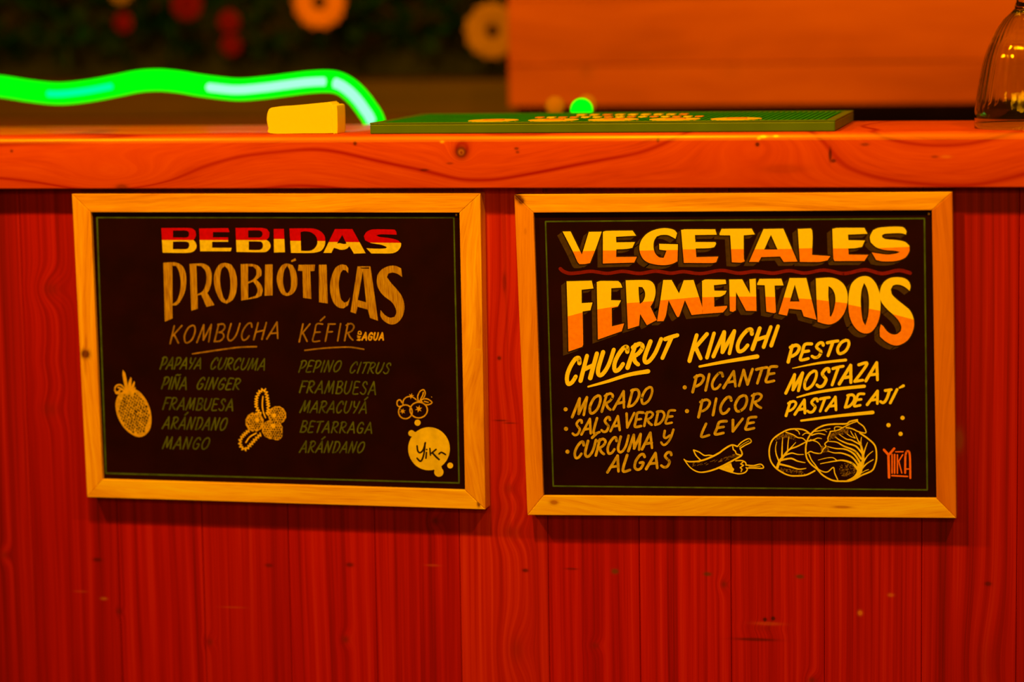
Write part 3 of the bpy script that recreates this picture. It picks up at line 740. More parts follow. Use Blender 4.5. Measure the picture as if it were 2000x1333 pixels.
for word, data in (('VEGETALES', veg), ('FERMENTADOS', ferm)):
    shade = bmesh.new(); edge = bmesh.new(); face = bmesh.new()
    for cr, cs, a, b in data:
        C_ = [[Vector(p) for p in smooth_contour(cr(c))] for c in cs]
        off = Vector((-10.5, 8.0))
        for k in (0, 1): fill(shade, [[p+off*(1 if k else .5) for p in c] for c in C_], 0)
        for c in C_:
            for p, q in zip(c, c[1:]+c[:1]):
                yy = lay(0)
                fv = [shade.verts.new(at(v.x, v.y, yy)) for v in (p, q, q+off, p+off)]
                try: shade.faces.new(fv)
                except ValueError: pass
        for c in C_: stroke(edge, [tuple(p) for p in c]+[tuple(c[0])], 5.0, 1, smooth=False)
        two_tone(face, C_, cr([a, b]), 3)
    finish('letter_shade', shade, [P_BROWN], B2, 'dark brown shade behind the letters of '+word)
    finish('letter_edge', edge, [P_BLK], B2, 'black gap around the letters of '+word)
    finish('painted_heading', face, [P_YEL, P_ORANGE], B2, 'painted word '+word+', yellow above and orange below')
bm = bmesh.new()
wave = R1([(115,762),(150,795),(190,815),(260,835),(400,826),(600,803),(850,835),(1090,803),(1350,836),(1600,800),(1840,832)])+R2([(200,808),(470,838),(790,788),(1060,832),(1330,803),(1600,832),(1850,793)])+R3([(180,830),(480,783),(790,837),(1110,778),(1380,837),(1640,788),(1820,830)])
stroke(bm, wave, (7.2, 7.0, 6.5, 7, 6.5, 7, 6.5, 7, 7.4), 1, smooth=True, n=8)
finish('painted_wavy_line', bm, [P_DRED], B2, 'wavy dark red line under VEGETALES')
bm = bmesh.new()
for a, b in (((1065.5,433),(1805.5,427)), ((1805.5,427),(1811,957.5)), ((1811,957.5),(1080.5,950)), ((1080.5,950),(1065.5,433))):
    stroke(bm, [a, b], 3.0, 0, smooth=False)
finish('painted_border_line', bm, [P_GREEN], B2, 'thin dark green border line')

R7 = crop(1090, 640, 8.333); R8 = crop(1320, 620, 8.333); R9 = crop(1520, 640, 7.015); R10 = crop(1090, 740, 6.667); R11 = crop(1320, 740, 6.664); R12 = crop(1490, 810, 6.452)
for cr, s, text, P0, P1, U0, U1, w, gp, ul, uw in (
    (R7, 8.333, 'CHUCRUT', (98,962), (1790,490), (95,-455), (140,-375), 72, .16, [(490,965),(800,880),(1150,770),(1465,715)], (3.5, 6, 7.5, 8.6)),
    (R8, 8.333, 'KIMCHI', (190,735), (1600,470), (120,-455), (115,-345), 66, .13, [(385,803),(800,725),(1325,640)], (4.4, 6.5, 8.6)),
    (R9, 7.015, 'PESTO', (115,490), (955,355), (55,-250), (50,-200), 46, .12, [(195,560),(550,490),(925,447)], (1.6, 4.5, 5.8)),
    (R9, 7.015, 'MOSTAZA', (95,915), (1370,730), (85,-270), (60,-265), 44, .10, [(258,958),(500,895),(850,840),(1180,806)], (2.8, 5.0, 6.2, 6.6)),
    (R9, 7.015, 'PASTA', (88,1225), (800,1140), (55,-212), (55,-200), 40, .06, [(315,1278),(800,1215),(1295,1165)], (4.2, 5.5, 7.2)),
    (R9, 7.015, 'DE', (898,1108), (1130,1078), (50,-190), (60,-180), 38, .02, None, None),
    (R9, 7.015, 'AJ', (1215,1070), (1490,1040), (70,-200), (60,-200), 40, .10, None, None)):
    bm = bmesh.new()
    W2(cr, s, bm, text, P0, P1, U0, U1, w, 4, gap=gp, sag=22 if text == 'MOSTAZA' else (8 if text == 'PASTA' else 0))
    if text == 'AJ':
        stroke(bm, R9([(1535,1035),(1628,850)]), 5.6, 4, smooth=False); stroke(bm, R9([(1660,828),(1715,800)]), (3.5, 6.0), 4, smooth=False); text = 'AJÍ'
    if ul: stroke(bm, cr(ul), uw, 4)
    finish('painted_writing', bm, [P_YEL], B2, 'bold yellow brush writing '+text+(', underlined' if ul else ''))
for cr, s, text, P0, P1, U0, U1, w, gp in (
    (R10, 6.667, 'MORADO', (178,512), (1205,322), (62,-255), (55,-232), 36, .14),
    (R10, 6.667, 'SALSA', (178,752), (812,680), (50,-215), (25,-205), 34, .10),
    (R10, 6.667, 'VERDE', (862,655), (1488,585), (20,-208), (48,-182), 34, .12),
    (R10, 6.667, 'CÚRCUMA', (192,1052), (1232,912), (48,-228), (35,-225), 36, .10),
    (R10, 6.667, 'y', (1330,882), (1462,860), (50,-208), (50,-205), 34, .1),
    (R10, 6.667, 'ALGAS', (640,1232), (1462,1160), (55,-232), (35,-215), 38, .16),
    (R8, 8.333, 'PICANTE', (250,1235), (1610,1050), (60,-292), (55,-265), 46, .12),
    (R11, 6.664, 'PICOR', (275,515), (1120,392), (45,-240), (30,-215), 36, .16),
    (R11, 6.664, 'LEVE', (312,768), (1030,655), (58,-185), (30,-168), 36, .26)):
    bm = bmesh.new()
    W2(cr, s, bm, text, P0, P1, U0, U1, w, 4, gap=gp)
    finish('painted_writing', bm, [P_OCHRE], B2, 'ochre brush writing '+text.upper())
for c in R10([(98,400),(103,655),(122,952)])+R8([(145,1143)])+R11([(145,423)]):
    bm = bmesh.new(); dot(bm, c, 4.1, 4, 0); finish('painted_bullet', bm, [P_OCHRE], B2)
for c in R12([(1760,43),(1583,135),(1735,245)]):
    bm = bmesh.new(); dot(bm, c, 4.2, 0, 0); finish('painted_dot', bm, [P_DRAW], B2)
# chillies
bm = bmesh.new()
lw = 2.5
stroke(bm, R11([(105,1050),(160,1080),(300,1075),(430,1035),(560,970),(620,925),(700,875),(750,866),(800,885)]), (2.0, 3.6, 3.4, 2.8), 1)
stroke(bm, R11([(105,1050),(180,1150),(260,1205),(340,1220),(450,1200),(560,1160),(680,1100),(780,1045),(855,1000),(858,955),(835,912)]), (2.0, 2.6, 3.6, 3.4, 2.6), 1)
for pts in ([(740,885),(748,925),(775,945),(785,980),(815,990),(850,1000)], [(800,885),(860,825),(950,782),(980,825),(900,868),(835,910)],
            [(825,892),(880,850),(952,812)],
            [(230,930),(300,955),(370,1000),(430,998),(490,1006)], [(230,930),(262,1000),(322,1062)],
            [(780,1070),(860,1068),(905,1092),(915,1125)], [(560,1165),(640,1195),(740,1225),(820,1240),(895,1225),(930,1185),(915,1160)],
            [(875,1085),(845,1112),(880,1130),(838,1160),(862,1180),(850,1210)], [(910,1125),(1010,1133),(1105,1115),(1137,1165),(1000,1165),(925,1165)], [(950,1148),(1040,1148),(1100,1140)]):
    m_ = 0
    stroke(bm, R11(pts), lw if pts[0] not in ((825,892), (950,1148)) else 1.2, 1, m_, smooth=pts[0] not in ((740,885), (875,1085)))
fill(bm, [R11([(560,1165),(650,1120),(720,1100),(735,1150),(760,1180),(740,1225),(640,1195)])], 0, 0)
for k in range(70):
    t = random.random(); x = 190+t*600; yy = 1125-(t*t)*130+random.uniform(-26, 20)
    if random.random() < .35+.6*t: stroke(bm, R11([(x, yy), (x+random.uniform(14, 40), yy-random.uniform(6, 20))]), random.uniform(.6, 1.4), 0, 1, smooth=False)
finish('chilli_drawing', bm, [P_DRAW, P_DIM], B2, 'line drawing of two chillies')
# cabbages
bm = bmesh.new()
hatch = [((940,690),(1110,620),1.0), ((1000,730),(1150,640),1.2)]
for k in range(150):   # dry brushed shading beside the heavy ribs
    a = random.uniform(0, 2*PI); r = math.sqrt(random.random())
    x = 1060+110*r*math.cos(a); y = 700+90*r*math.sin(a)
    if x > 990 or random.random() < .25: dot(bm, R12([(x, y)])[0], random.uniform(.5, 1.4), 0, 1, None, 6)
for k in range(120):
    t = random.random(); x = 830+t*250+random.uniform(-20, 20); y = 300-t*110+random.uniform(-45, 30)
    dot(bm, R12([(x, y)])[0], random.uniform(.6, 1.8), 0, 1, None, 6)
for k in range(120):
    t = random.random(); x = 160+t*260; y = 285-math.sin(t*PI)*35+random.uniform(-10, 45)
    dot(bm, R12([(x, y)])[0], random.uniform(.6, 1.6), 0, 1, None, 6)
for k in range(70):
    t = random.random(); x = 200+t*330; y = 690+t*50+random.uniform(-20, 25)
    dot(bm, R12([(x, y)])[0], random.uniform(.6, 1.5), 0, 1, None, 6)
for k in range(50):
    dot(bm, R12([(760+random.uniform(-25, 70), 450+random.uniform(-50, 25))])[0], random.uniform(.6, 1.8), 0, 1, None, 6)
for pts, w in (
    ([(590,242),(530,200),(450,183),(330,190),(230,235),(130,310),(88,400),(80,500),(105,600),(170,682),(260,740),(330,768),(400,775),(540,765),(655,710)], 3.0),
    ([(290,225),(380,255),(440,292),(500,300),(545,338)], 2.2),
    ([(178,680),(210,590),(258,530),(330,445),(430,405),(545,345)], (5.5, 4.6, 3.0, 2.4)),
    ([(200,585),(168,500),(160,420),(175,345)], (3, 2.2, 1.2)), ([(240,545),(243,400),(250,290)], (3.6, 2.4, 1.2)),
    ([(312,450),(318,350),(328,285)], (2.6, 1.4)), ([(345,430),(415,352)], (2.4, 1.2)),
    ([(262,520),(360,488),(440,505),(512,505)], (3.6, 2.2, 1.4)), ([(220,580),(350,555),(440,590),(532,608)], (4, 3, 1.6)),
    ([(215,628),(330,655),(450,690),(542,680)], (4, 3, 1.6)),
    ([(410,195),(445,212),(462,248)], 1.8), ([(590,245),(540,235),(500,262)], 1.8),
    ([(600,250),(562,320),(540,420),(550,540),(605,625),(685,692),(760,770),(880,832),(1000,842),(1120,832),(1250,765),(1370,712),(1412,640),(1432,540),(1415,400),(1330,310),(1222,235)], 3.1),
    ([(600,250),(680,180),(780,137),(900,122),(1050,118),(1095,90),(1190,68)], 3.2),
    ([(1190,68),(1200,100),(1270,155),(1297,232),(1200,216),(1130,182),(1050,165)], 2.4),
    ([(850,215),(940,200),(1020,160),(1110,115),(1185,88)], 2.2), ([(905,200),(905,165),(940,155),(1000,165)], 1.8),
    ([(850,215),(838,250),(818,300),(822,330),(780,372),(795,402),(760,440),(728,490),(650,485),(600,468),(560,490)], 2.3),
    ([(580,500),(612,575),(655,630),(700,690),(760,722),(820,722),(888,668),(905,740),(942,822)], 2.3),
    ([(1212,730),(1255,620),(1262,520),(1232,380),(1200,330),(1160,235)], (9, 6, 4.5, 2.8, 1.2)), ([(1238,400),(1235,340),(1243,285)], (3, 1.2)),
    ([(1165,300),(1130,255),(1105,210)], 1.5), ([(1165,300),(1110,280),(1060,245)], 1.5),
    ([(1232,385),(1120,325),(1050,310),(960,250)], (3, 2.4, 1.2)), ([(1250,490),(1170,400),(1060,365),(960,320),(915,282)], (3.6, 3, 1.4)),
    ([(1238,560),(1160,460),(1020,400),(930,350),(825,340)], (4, 3, 1.4)), ([(1225,610),(1150,500),(1040,440),(920,430),(815,405)], (4, 3, 1.4)),
    ([(1215,660),(1130,545),(1000,490),(900,485),(818,462)], (4, 2.8, 1.4)), ([(1200,700),(1130,620),(1010,580),(900,590),(725,622)], (5, 3.2, 1.6)),
    ([(930,580),(880,545),(800,550),(698,576)], (2, 1.2)),
    ([(1265,520),(1290,430),(1320,352)], (3.4, 1.2)), ([(1262,610),(1320,520),(1388,462)], (3, 1.2)), ([(1245,690),(1310,620),(1392,570)], (3, 1.6)), ([(1230,745),(1290,710),(1332,695)], 1.4),
    ([(575,335),(640,320),(690,298),(740,305)], (3, 1.4)), ([(600,320),(670,340),(710,370),(735,410)], (2.6, 1.2)),
    ([(615,262),(700,240),(785,256)], (2.8, 1.4)), ([(640,215),(720,205),(780,190),(850,178)], (2.2, 1.0)), ([(720,208),(770,200),(805,220)], 1.4)):
    stroke(bm, R12(pts), w, 1, 0)
fill(bm, [smooth_contour(R12([(1190,620),(1262,600),(1255,700),(1225,765),(1130,835),(1040,835),(1130,790),(1180,730)]))], 2, 0)
finish('cabbage_drawing', bm, [P_DRAW, P_DIM], B2, 'line drawing of two cabbages')
bm = bmesh.new()
for pts, w in (([(1525,445),(1585,512)], 4.6), ([(1655,430),(1585,512)], 4.6), ([(1582,512),(1590,795)], 4.8), ([(1628,505),(1628,740)], 3), ([(1660,505),(1660,740)], 3.2),
    ([(1695,510),(1695,742)], 2.8), ([(1762,508),(1712,590),(1750,738)], 2.6), ([(1672,472),(1768,470)], 2.4), ([(1793,738),(1798,510),(1830,462),(1852,520),(1858,802)], 4.0), ([(1800,688),(1852,688)], 2.6), ([(1625,772),(1822,782)], 3.0)):
    stroke(bm, R12(pts), w, 0, smooth=len(pts) > 3)
finish('painted_signature', bm, [P_CORAL], B2, 'coral signature lettering in a tall narrow block')

# ---------------------------------------------------------------- on the counter: rubber mat
mat_green = plain('green_rubber', (.018, .32, .010), .75, spec=.08, var=.12, vscale=40)
mat_side = plain('green_rubber_edge', (.085, .20, .008), .5, var=.08, vscale=40)
mat_yel = plain('yellow_rubber_print', (.90, .72, .10), .5, var=.1, vscale=200)
mat_or = plain('orange_rubber_print', (.80, .28, .03), .5, var=.1)
MX0, MX1, MY0, MY1, MZT = -.6655, -.216, .002, .216, 1.061
bmat = thing('bar_mat', ((MX0+MX1)/2, (MY0+MY1)/2, Z_TOP), 'thick green ribbed rubber bar mat with yellow emblems lying on the counter', 'bar mat')
bm = bmesh.new(); box(bm, MX0, MX1, MY0, MY1, Z_TOP+.0001, MZT-.0016, .0012, 2)
mesh_obj('mat_base', bm, mat_side, bmat)
bm = bmesh.new()
for (a, b, c, d) in ((MX0, MX0+.008, MY0, MY1), (MX1-.008, MX1, MY0, MY1), (MX0+.008, MX1-.008, MY0, MY0+.004), (MX0+.008, MX1-.008, MY1-.004, MY1)):
    box(bm, a, b, c, d, MZT-.0018, MZT, .0004, 1)
mesh_obj('raised_rim', bm, mat_side, bmat)
bm = bmesh.new()
n = 76; x0 = MX0+.0095; pitch = (MX1-MX0-.019)/n
for i in range(n):
    box(bm, x0+i*pitch+.0006, x0+(i+1)*pitch-.0022, MY0+.004, MY1-.004, MZT-.0018, MZT-.0002, .0003, 1)
o = mesh_obj('ridges', bm, mat_green, bmat); o['kind'] = 'stuff'
def mat_ellipse(px, py, rx, ry, mat, z=MZT, n=28, hgt=.0002):
    c = atz(px, py, z); c.y = MY0+.037; bm = bmesh.new()
    top = [bm.verts.new((c.x+rx*math.cos(2*PI*k/n), c.y+ry*math.sin(2*PI*k/n), z+hgt)) for k in range(n)]
    bot = [bm.verts.new((v.co.x, v.co.y, z-.0012)) for v in top]
    bm.faces.new(top); bm.faces.new(bot[::-1])
    for k in range(n): bm.faces.new((top[k], bot[k], bot[(k+1) % n], top[(k+1) % n]))
    bmesh.ops.recalc_face_normals(bm, faces=bm.faces)
    return bm, c
for px in (964, 1078, 1192, 1310.5, 1429):
    bm, c = mat_ellipse(px, 235.2, .0245, .030, mat_yel)
    e = mesh_obj('emblem', bm, mat_yel, bmat)
    bm = bmesh.new()
    box(bm, c.x-.009, c.x+.010, c.y-.006, c.y+.006, MZT, MZT+.0009, .0003, 1)
    mesh_obj('emblem_centre', bm, mat_or, e)
for (px, py, ww, dd) in [(1066+i*21.5, 227.3, .0080, .013) for i in range(15)]+[(1150+i*24, 221.6, .0085, .016) for i in range(9)]:
    c = atz(px, py, MZT); c.y = MY0+(.095 if py > 225 else .150); bm = bmesh.new()
    box(bm, c.x-ww/2, c.x+ww/2, c.y-dd/2, c.y+dd/2, MZT-.001, MZT+.0006, .0005, 1)
    mesh_obj('raised_letter', bm, mat_yel if random.random() < .8 else mat_or, bmat)

# ---------------------------------------------------------------- folded yellow cloth
cloth_m, nt, b = new_mat('yellow_sponge_cloth')
b.inputs['Base Color'].default_value = (1.0, 1.0, .10, 1); b.inputs['Roughness'].default_value = .9
b.inputs['Subsurface Weight'].default_value = .15; b.inputs['Subsurface Radius'].default_value = (.01, .006, .002)
nn = node(nt, 'ShaderNodeTexVoronoi'); nn.inputs['Scale'].default_value = 500
bp = node(nt, 'ShaderNodeBump'); bp.inputs['Strength'].default_value = .25; bp.inputs['Distance'].default_value = .001
nt.links.new(nn.outputs[0], bp.inputs['Height']); nt.links.new(bp.outputs[0], b.inputs['Normal'])
def cloth():
    """a thick cloth folded over on itself: rounded fold on the left, open edges on the right"""
    yb, dp = .012, .030
    a = at(523, 262, yb); b_ = at(658, 258, yb)
    x0, x1, z0 = a.x, b_.x, Z_TOP
    root = thing('folded_cloth', ((x0+x1)/2, yb+dp/2, Z_TOP), 'folded yellow cleaning cloth lying left of the green mat', 'cloth')
    def slab(name, prof):
        pr = [(p.x, p.y) for p in catmull([Vector(p) for p in prof], 4, True)]
        bm = bmesh.new(); rings = []
        cx = sum(p[0] for p in pr)/len(pr); cz = sum(p[1] for p in pr)/len(pr)
        for t, sc in ((0, .965), (.04, .99), (.12, 1), (.5, 1.004), (.88, 1), (1, .97)):
            rings.append([bm.verts.new((cx+(px-cx)*sc, yb+dp*t, max(cz+(pz-cz)*sc, z0+.0002))) for px, pz in pr])
        n = len(pr)
        for A_, B_ in zip(rings, rings[1:]):
            for k in range(n): bm.faces.new((A_[k], A_[(k+1) % n], B_[(k+1) % n], B_[k]))
        bm.faces.new(rings[0]); bm.faces.new(rings[-1][::-1])
        bmesh.ops.recalc_face_normals(bm, faces=bm.faces)
        o = mesh_obj(name, bm, cloth_m, root, smooth=True)
        for p in o.data.polygons:
            if len(p.vertices) > 4: p.use_smooth = False
    W_ = x1-x0
    q = lambda u, v: (x0+W_*u, z0+v)
    slab('outer_fold', [q(.03, .0004), q(.0, .006), q(-.02, .014), q(.0, .022), q(.06, .0260), q(.3, .0272), q(.6, .0290), q(.84, .0305), q(.90, .0312), q(.915, .0300), q(.945, .0275), q(.945, .015), q(.94, .002), q(.93, .0003), q(.5, .0002)])
    slab('inner_fold', [q(.945, .0003), q(.942, .012), q(.948, .0262), q(.965, .0284), q(.995, .0282), q(1.01, .026), q(1.012, .014), q(1.005, .001), q(.985, .0003)])
cloth()

# ---------------------------------------------------------------- upturned ribbed glass goblet
gm, nt, b = new_mat('pale_green_glass')
b.inputs['Base Color'].default_value = (.93, 1.0, .80, 1); b.inputs['Transmission Weight'].default_value = 1.0
b.inputs['Roughness'].default_value = .02; b.inputs['IOR'].default_value = 1.48
def goblet():
    yc = .055
    c = at(2001, 250, yc); c = Vector((c.x, yc, Z_TOP))
    root = thing('glass_goblet', c, 'upturned ribbed clear glass goblet standing on its rim at the right end of the counter', 'glass')
    px2r = lambda px: (2001-px)*.000491
    py2z = lambda py: (250-py)*.000497
    prof = [(1906.5, 250), (1905.6, 243), (1905.8, 228), (1906.6, 214), (1909, 195), (1912.5, 172), (1917, 148), (1921.5, 126), (1928, 105), (1935, 88), (1944, 68), (1953, 54), (1962, 43), (1972, 34), (1980, 26)]
    outer = [(px2r(a), py2z(b)) for a, b in prof]
    top = outer[-1][1]
    inner = [(max(r-.0022-(.0012 if z > .09 else 0), .002), z) for r, z in outer[:-1]]
    inner = [(outer[0][0]-.0016, 0.0002)]+[(r, z) for r, z in inner[1:]]+[(.003, top-.003)]
    NS = 144
    def add(bm, P, rib, flip):
        rings = []
        for r, z in P:
            k = 0 if z < .017 else min(1, (z-.017)/.008)
            k *= 1 if z < .105 else max(0, 1-(z-.105)/.012)
            rings.append([bm.verts.new(c+Vector(((r*(1-rib*k*(.5+.5*math.cos(36*2*PI*s/NS)))*math.cos(2*PI*s/NS)), (r*(1-rib*k*(.5+.5*math.cos(36*2*PI*s/NS)))*math.sin(2*PI*s/NS)), z))) for s in range(NS)])
        for a, b_ in zip(rings, rings[1:]):
            for s in range(NS):
                f = (a[s], a[(s+1) % NS], b_[(s+1) % NS], b_[s])
                bm.faces.new(f)
        return rings
    bm = bmesh.new()
    fine_o = [(p.x, p.y) for p in catmull([Vector((r, z)) for r, z in outer], 4)]
    stem = [(.0100, top+.003), (.0085, top+.007), (.0092, top+.011), (.0112, top+.015), (.0100, top+.019), (.0070, top+.023), (.0058, top+.032), (.0062, top+.042), (.012, top+.047), (.030, top+.050), (.036, top+.0515), (.0365, top+.053), (.0355, top+.0545), (.0001, top+.0555)]
    o_ = add(bm, fine_o+stem, .022, False)
    i_ = add(bm, [(p.x, p.y) for p in catmull([Vector((r, z)) for r, z in inner], 4)], .016, True)
    for s in range(NS): bm.faces.new((o_[0][s], i_[0][s], i_[0][(s+1) % NS], o_[0][(s+1) % NS]))
    bm.faces.new(i_[-1]); bm.faces.new(o_[-1])
    bmesh.ops.recalc_face_normals(bm, faces=bm.faces)
    mesh_obj('bowl_and_stem', bm, gm, root, smooth=True)
goblet()

# ---------------------------------------------------------------- green glowing flex behind the counter
Y_NEON = .285
ledge_m = wood('dark_inner_shelf_wood', 'X', [(.3, (.10, .028, .006)), (.7, (.22, .07, .015))], across=60, along=3, fine=.3, rough=.5)
bm = bmesh.new(); box(bm, -2.25, -.30, .2235, .42, 1.000, 1.022, .002)
o = mesh_obj('inner_shelf', bm, ledge_m, origin=(-1.25, .32, 1.0))
tag(o, 'low dark wooden shelf behind the bar top, mostly hidden, under the glowing green tube', 'shelf')
neon_px = [(-330, 262), (-290, 200), (-200, 172), (-80, 163), (0, 169), (60, 178), (115, 183), (170, 178), (225, 168), (270, 159), (310, 156.5), (350, 160), (385, 166), (430, 172), (470, 175), (520, 171), (567, 165), (605, 160.5), (640, 159), (663, 163), (682, 174), (700, 191), (716, 212), (730, 236), (742, 262)]
NP = [at(x, y, Y_NEON) for x, y in neon_px]
for i in (0, -1): NP[i].z = 1.0225
NPS = catmull(NP, 8)
green_e = emit('green_lit_tube', (.0, 1.0, .002), 1.45, (.0, .05, .0))
core_e = emit('white_hot_core', (.40, 1.0, .74), 1.05, (.0, .1, .05))
core2_e = emit('turquoise_core', (.0, 1.0, .40), .98, (.0, .1, .05))
tub = thing('neon_tube', NP[12].copy(), 'glowing green flexible neon tube with a wavy course behind the counter', 'neon light')
bm = bmesh.new(); tube(bm, NPS, .0118, 20)
mesh_obj('green_tube', bm, green_e, tub, True)
def core(p0, p1, mat, w, nm='lit_core'):
    """thin bright diffuser strip sunk in the front of the tube between photo columns p0 and p1"""
    seg = [p for p in NPS if at(p0, 170, Y_NEON).x <= p.x <= at(p1, 170, Y_NEON).x and p.z > 1.045]
    bm = bmesh.new()
    seg = [p+Vector((0, -.0068, 0)) for p in seg]
    tube(bm, seg, [w*(.75 if i in (0, len(seg)-1) else 1) for i in range(len(seg))], 14, True, 1.0)
    mesh_obj(nm, bm, mat, tub, True)
core(404, 646, core_e, .0062); core(655, 760, core_e, .0066); core(88, 236, core2_e, .0056); core(344, 355, core2_e, .0040)

# ---------------------------------------------------------------- three little bulbs behind the mat
amber_e = emit('dim_amber_bulb', (1.0, .28, .0), .30, (.25, .08, .0))
gdot_e = emit('green_bulb_glow', (.0, 1.0, .004), 1.6, (0, .3, 0))
bulb_m = plain('black_bulb_socket', (.03, .03, .03), .5)
for px, py, r, m_, lb, y in ((1136, 214, .0118, gdot_e, 'small bright green glowing round bulb just behind the middle of the mat', .262),
                         (1084, 206, .0105, amber_e, 'small dim amber bulb left of the green one behind the mat', .40),
                         (1146, 203, .0105, amber_e, 'small dim amber bulb peeping from behind the green one', .40)):
    c = at(px, py, y)
    base = 1.0221
    root = thing('round_bulb', (c.x, c.y, base), lb, 'light bulb', 'round bulbs behind the mat')
    bm = bmesh.new(); bmesh.ops.create_uvsphere(bm, u_segments=24, v_segments=16, radius=r); bmesh.ops.translate(bm, verts=bm.verts, vec=c)
    mesh_obj('bulb', bm, m_, root, True)
    bm = bmesh.new(); tube(bm, [Vector((c.x, c.y, base)), Vector((c.x, c.y, c.z-r*.8))], r*.5, 14)
    mesh_obj('socket', bm, bulb_m, root, True)

# ---------------------------------------------------------------- back wooden cabinet (blurred, right)
back_wood = wood('back_panel_wood', 'X', [(.3, (.40, .055, .004)), (.5, (.56, .100, .006)), (.7, (.66, .14, .009))], across=14, along=2.2, warp=2, fine=.2, rough=.55, bump=0,
    knots=[K(1145, 140, .9, .020, .020, .8, .28), K(1430, 140, .9, .026, .022, .8, .10), K(1750, 120, .9, .10, .008, .4, .15)])
YB = .90
cab = thing('back_cabinet', (-.2, YB+.15, 0), 'out of focus orange wooden cabinet behind the right half of the bar', 'cabinet')
xl = at(992, 100, YB).x; xr = .55
zb = at(1500, 206, YB).z
zz = [zb, 1.094, 1.18, 1.30, 1.42]
for a, b_ in zip(zz, zz[1:]):
    bm = bmesh.new(); box(bm, xl, xr, YB, YB+.022, a+.0004, b_-.0004, .0015, 2)
    mesh_obj('front_board', bm, back_wood, cab)
bm = bmesh.new(); box(bm, xl, xl+.02, YB+.0225, YB+.34, zb, 1.42, .001)
mesh_obj('side_panel', bm, back_wood, cab)
bm = bmesh.new(); box(bm, xr-.02, xr, YB+.0225, YB+.34, zb, 1.42, .001)
mesh_obj('side_panel', bm, back_wood, cab)
bm = bmesh.new(); box(bm, xl, xr, YB, YB+.34, 1.4205, 1.445, .002)
mesh_obj('top_board', bm, back_wood, cab)
bm = bmesh.new(); box(bm, xl+.021, xr-.021, YB+.023, YB+.34, zb, zb+.02, .001)
mesh_obj('bottom_board', bm, back_wood, cab)
for x in (xl+.03, xr-.06):
    for y in (YB+.08, YB+.29):
        bm = bmesh.new(); box(bm, x, x+.035, y, y+.035, 0, zb-.0002, .001)
        mesh_obj('leg', bm, ledge_m, cab)

# ---------------------------------------------------------------- planted wall (blurred, left) and its trough
YW = 1.20
trough_m = wood('brown_trough_wood', 'X', [(.3, (.06, .031, .002)), (.7, (.13, .060, .003))], across=30, along=2.5, fine=.25, rough=.5)
tr = thing('planter_trough', (-1.35, YW-.1, 0), 'blurred brown wooden trough at the foot of the planted wall', 'planter')
ztr = at(850, 158, YW-.15).z
bm = bmesh.new(); box(bm, -2.6, -.737, YW-.15, YW-.13, ztr-.05, ztr, .002); mesh_obj('front_board', bm, trough_m, tr)
bm = bmesh.new(); box(bm, -2.6, -.737, YW-.148, YW-.13, .0, ztr-.051, .002); mesh_obj('lower_board', bm, ledge_m, tr)
bm = bmesh.new(); box(bm, -2.6, -.737, YW-.129, YW+.05, ztr-.02, ztr, .002); mesh_obj('soil_board', bm, ledge_m, tr)

leaf_ms = [plain('dark_leaf', (.003, .030, .002), .7, spec=.08, var=.5, vscale=20), plain('olive_leaf', (.012, .040, .002), .7, spec=.08, var=.5, vscale=20), plain('brown_leaf', (.028, .020, .002), .7, spec=.08, var=.5, vscale=20)]
fol = bmesh.new()
def leaf(bm, c, L_, W_, rx, ry, rz, mi):
    R_ = Matrix.Rotation(rz, 3, 'Y') @ Matrix.Rotation(rx, 3, 'X') @ Matrix.Rotation(ry, 3, 'Z')
    P = [(0, 0, 0), (W_*.5, -.12*L_, .35*L_), (W_*.32, -.14*L_, .75*L_), (0, -.05*L_, L_), (-W_*.32, -.14*L_, .75*L_), (-W_*.5, -.12*L_, .35*L_), (0, .0, .4*L_), (0, -.04*L_, .75*L_)]
    v = [bm.verts.new(c+R_@Vector(p)) for p in P]
    for f in ((0, 1, 6), (0, 6, 5), (1, 2, 7, 6), (6, 7, 4, 5), (2, 3, 7), (7, 3, 4)):
        bm.faces.new([v[i] for i in f]).material_index = mi
for i in range(5200):
    x = random.uniform(-2.5, -.765); z = random.uniform(ztr+.045, 1.62)
    y = YW-.01-random.uniform(0, .06)
    leaf(fol, Vector((x, y, z)), random.uniform(.018, .042), random.uniform(.010, .020), random.uniform(-.9, .9), random.uniform(-.9, .9), random.uniform(0, 2*PI), random.choice((0, 0, 0, 1, 1, 2)))
hedge = thing('leafy_hedge', (-1.55, YW, ztr), 'dark leafy planted wall, blurred, behind the glowing green tube', 'plants')
o = mesh_obj('leaves', fol, leaf_ms, hedge); o['kind'] = 'stuff'
bm = bmesh.new(); box(bm, -2.55, -.737, YW, YW+.03, ztr+.0005, 1.66, .002)
mesh_obj('backing', bm, plain('dark_backing', (.012, .016, .004), .8, var=.3), hedge)

def petal(bm, c, ang, L_, W_, lift, mi=0):
    d = Vector((math.cos(ang), 0, math.sin(ang))); s = Vector((-d.z, 0, d.x)); up = Vector((0, -1, 0))
    rows = []
    for k, (t, w) in enumerate(((0, .35), (.35, .9), (.7, 1.0), (.92, .55), (1.0, .08))):
        o = c+d*L_*t+up*lift*math.sin(t*2.4)*L_
        rows.append([bm.verts.new(o-s*W_*w/2), bm.verts.new(o+up*.06*W_), bm.verts.new(o+s*W_*w/2)])
    for a, b_ in zip(rows, rows[1:]):
        for k in range(2): bm.faces.new((a[k], a[k+1], b_[k+1], b_[k])).material_index = mi
pet_o = plain('orange_yellow_petal', (.80, .27, .02), .6, spec=.1, var=.12); pet_y = plain('pale_yellow_petal', (.55, .28, .03), .6, spec=.1, var=.12)
pet_r = plain('red_petal', (.16, .002, .002), .6, spec=.1, var=.25); pet_w = plain('pale_petal', (.35, .20, .06), .6, spec=.1, var=.2)
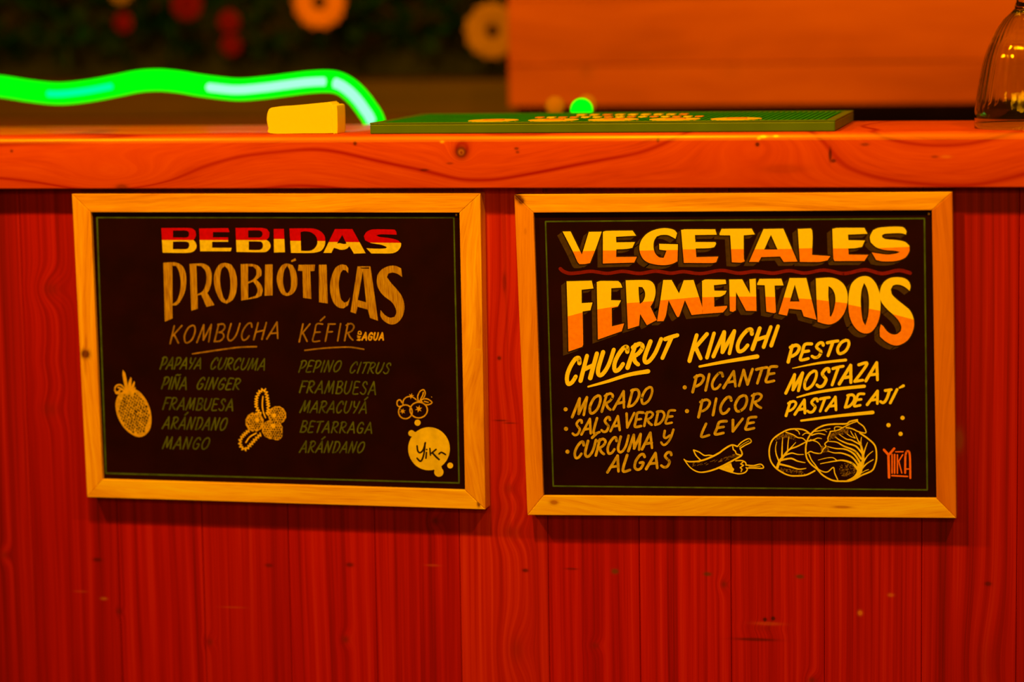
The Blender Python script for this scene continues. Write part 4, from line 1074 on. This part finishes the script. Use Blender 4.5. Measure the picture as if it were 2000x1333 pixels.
disc_m = plain('dark_flower_heart', (.035, .006, .003), .8, var=.4)
def flower(name, px, py, rp, m_, label, group, np_=14, heart=.30, red=False):
    y = YW-.145; c = at(px, py, y); r = rp*.000705
    root = thing(name, c, label, 'flower', group)
    bm = bmesh.new()
    for ring_ in range(2):
        for k in range(np_): petal(bm, c+Vector((0, .003*ring_, 0)), 2*PI*(k+.5*ring_)/np_+random.uniform(-.06, .06), r*(1-.06*ring_), 2*PI*r/np_*1.05, .16+.05*ring_)
    mesh_obj('petals', bm, m_, root, True)
    bm = bmesh.new(); bmesh.ops.create_uvsphere(bm, u_segments=16, v_segments=8, radius=r*heart)
    bmesh.ops.scale(bm, verts=bm.verts, vec=(1, .45, 1)); bmesh.ops.translate(bm, verts=bm.verts, vec=c+Vector((0, -.004, 0)))
    mesh_obj('heart', bm, disc_m if not red else m_, root, True)
    bm = bmesh.new(); tube(bm, [c+Vector((0, .004, 0)), c+Vector((.002, .02, -.004)), c+Vector((.003, .045, -.010))], .0022, 8)
    mesh_obj('stem', bm, leaf_ms[0], root, True)
flower('sunflower', 625, 4, 54, pet_o, 'orange sunflower with dark heart, at the top edge above the tube', 'sunflowers on the planted wall', heart=.27)
flower('sunflower', 963, 60, 56, pet_y, 'paler yellow sunflower partly behind the corner of the orange cabinet', 'sunflowers on the planted wall', heart=.25)
for px, py, rp, lb in ((241, 44, 20, 'small red flower furthest to the left on the planted wall'), (366, 8, 33, 'largest red flower, at the top edge of the photo'),
                       (448, 42, 23, 'upper of the two red flowers just left of the orange sunflower'), (452, 88, 22, 'lower of the two red flowers, nearest the glowing tube')):
    flower('red_flower', px, py, rp, pet_r, lb, 'red flowers on the planted wall', np_=9, heart=.4, red=True)
flower('pale_flower', 236, -16, 24, pet_w, 'pale flower cut off by the top edge above the leftmost red flower', None, np_=10, heart=.2, red=True)

# ---------------------------------------------------------------- room
dark_wall = plain('dark_plaster', (.06, .02, .008), .9, var=.2, vscale=3)
floor_m = plain('dark_floor', (.05, .018, .008), .6, var=.3, vscale=6)
bm = bmesh.new(); box(bm, -4.5, 4.5, -6.5, 2.6, -.05, 0)
o = mesh_obj('floor', bm, floor_m); o['kind'] = 'structure'
bm = bmesh.new(); box(bm, -4.5, 4.5, 2.6, 2.7, 0, 3.2)
o = mesh_obj('wall_back', bm, dark_wall); o['kind'] = 'structure'
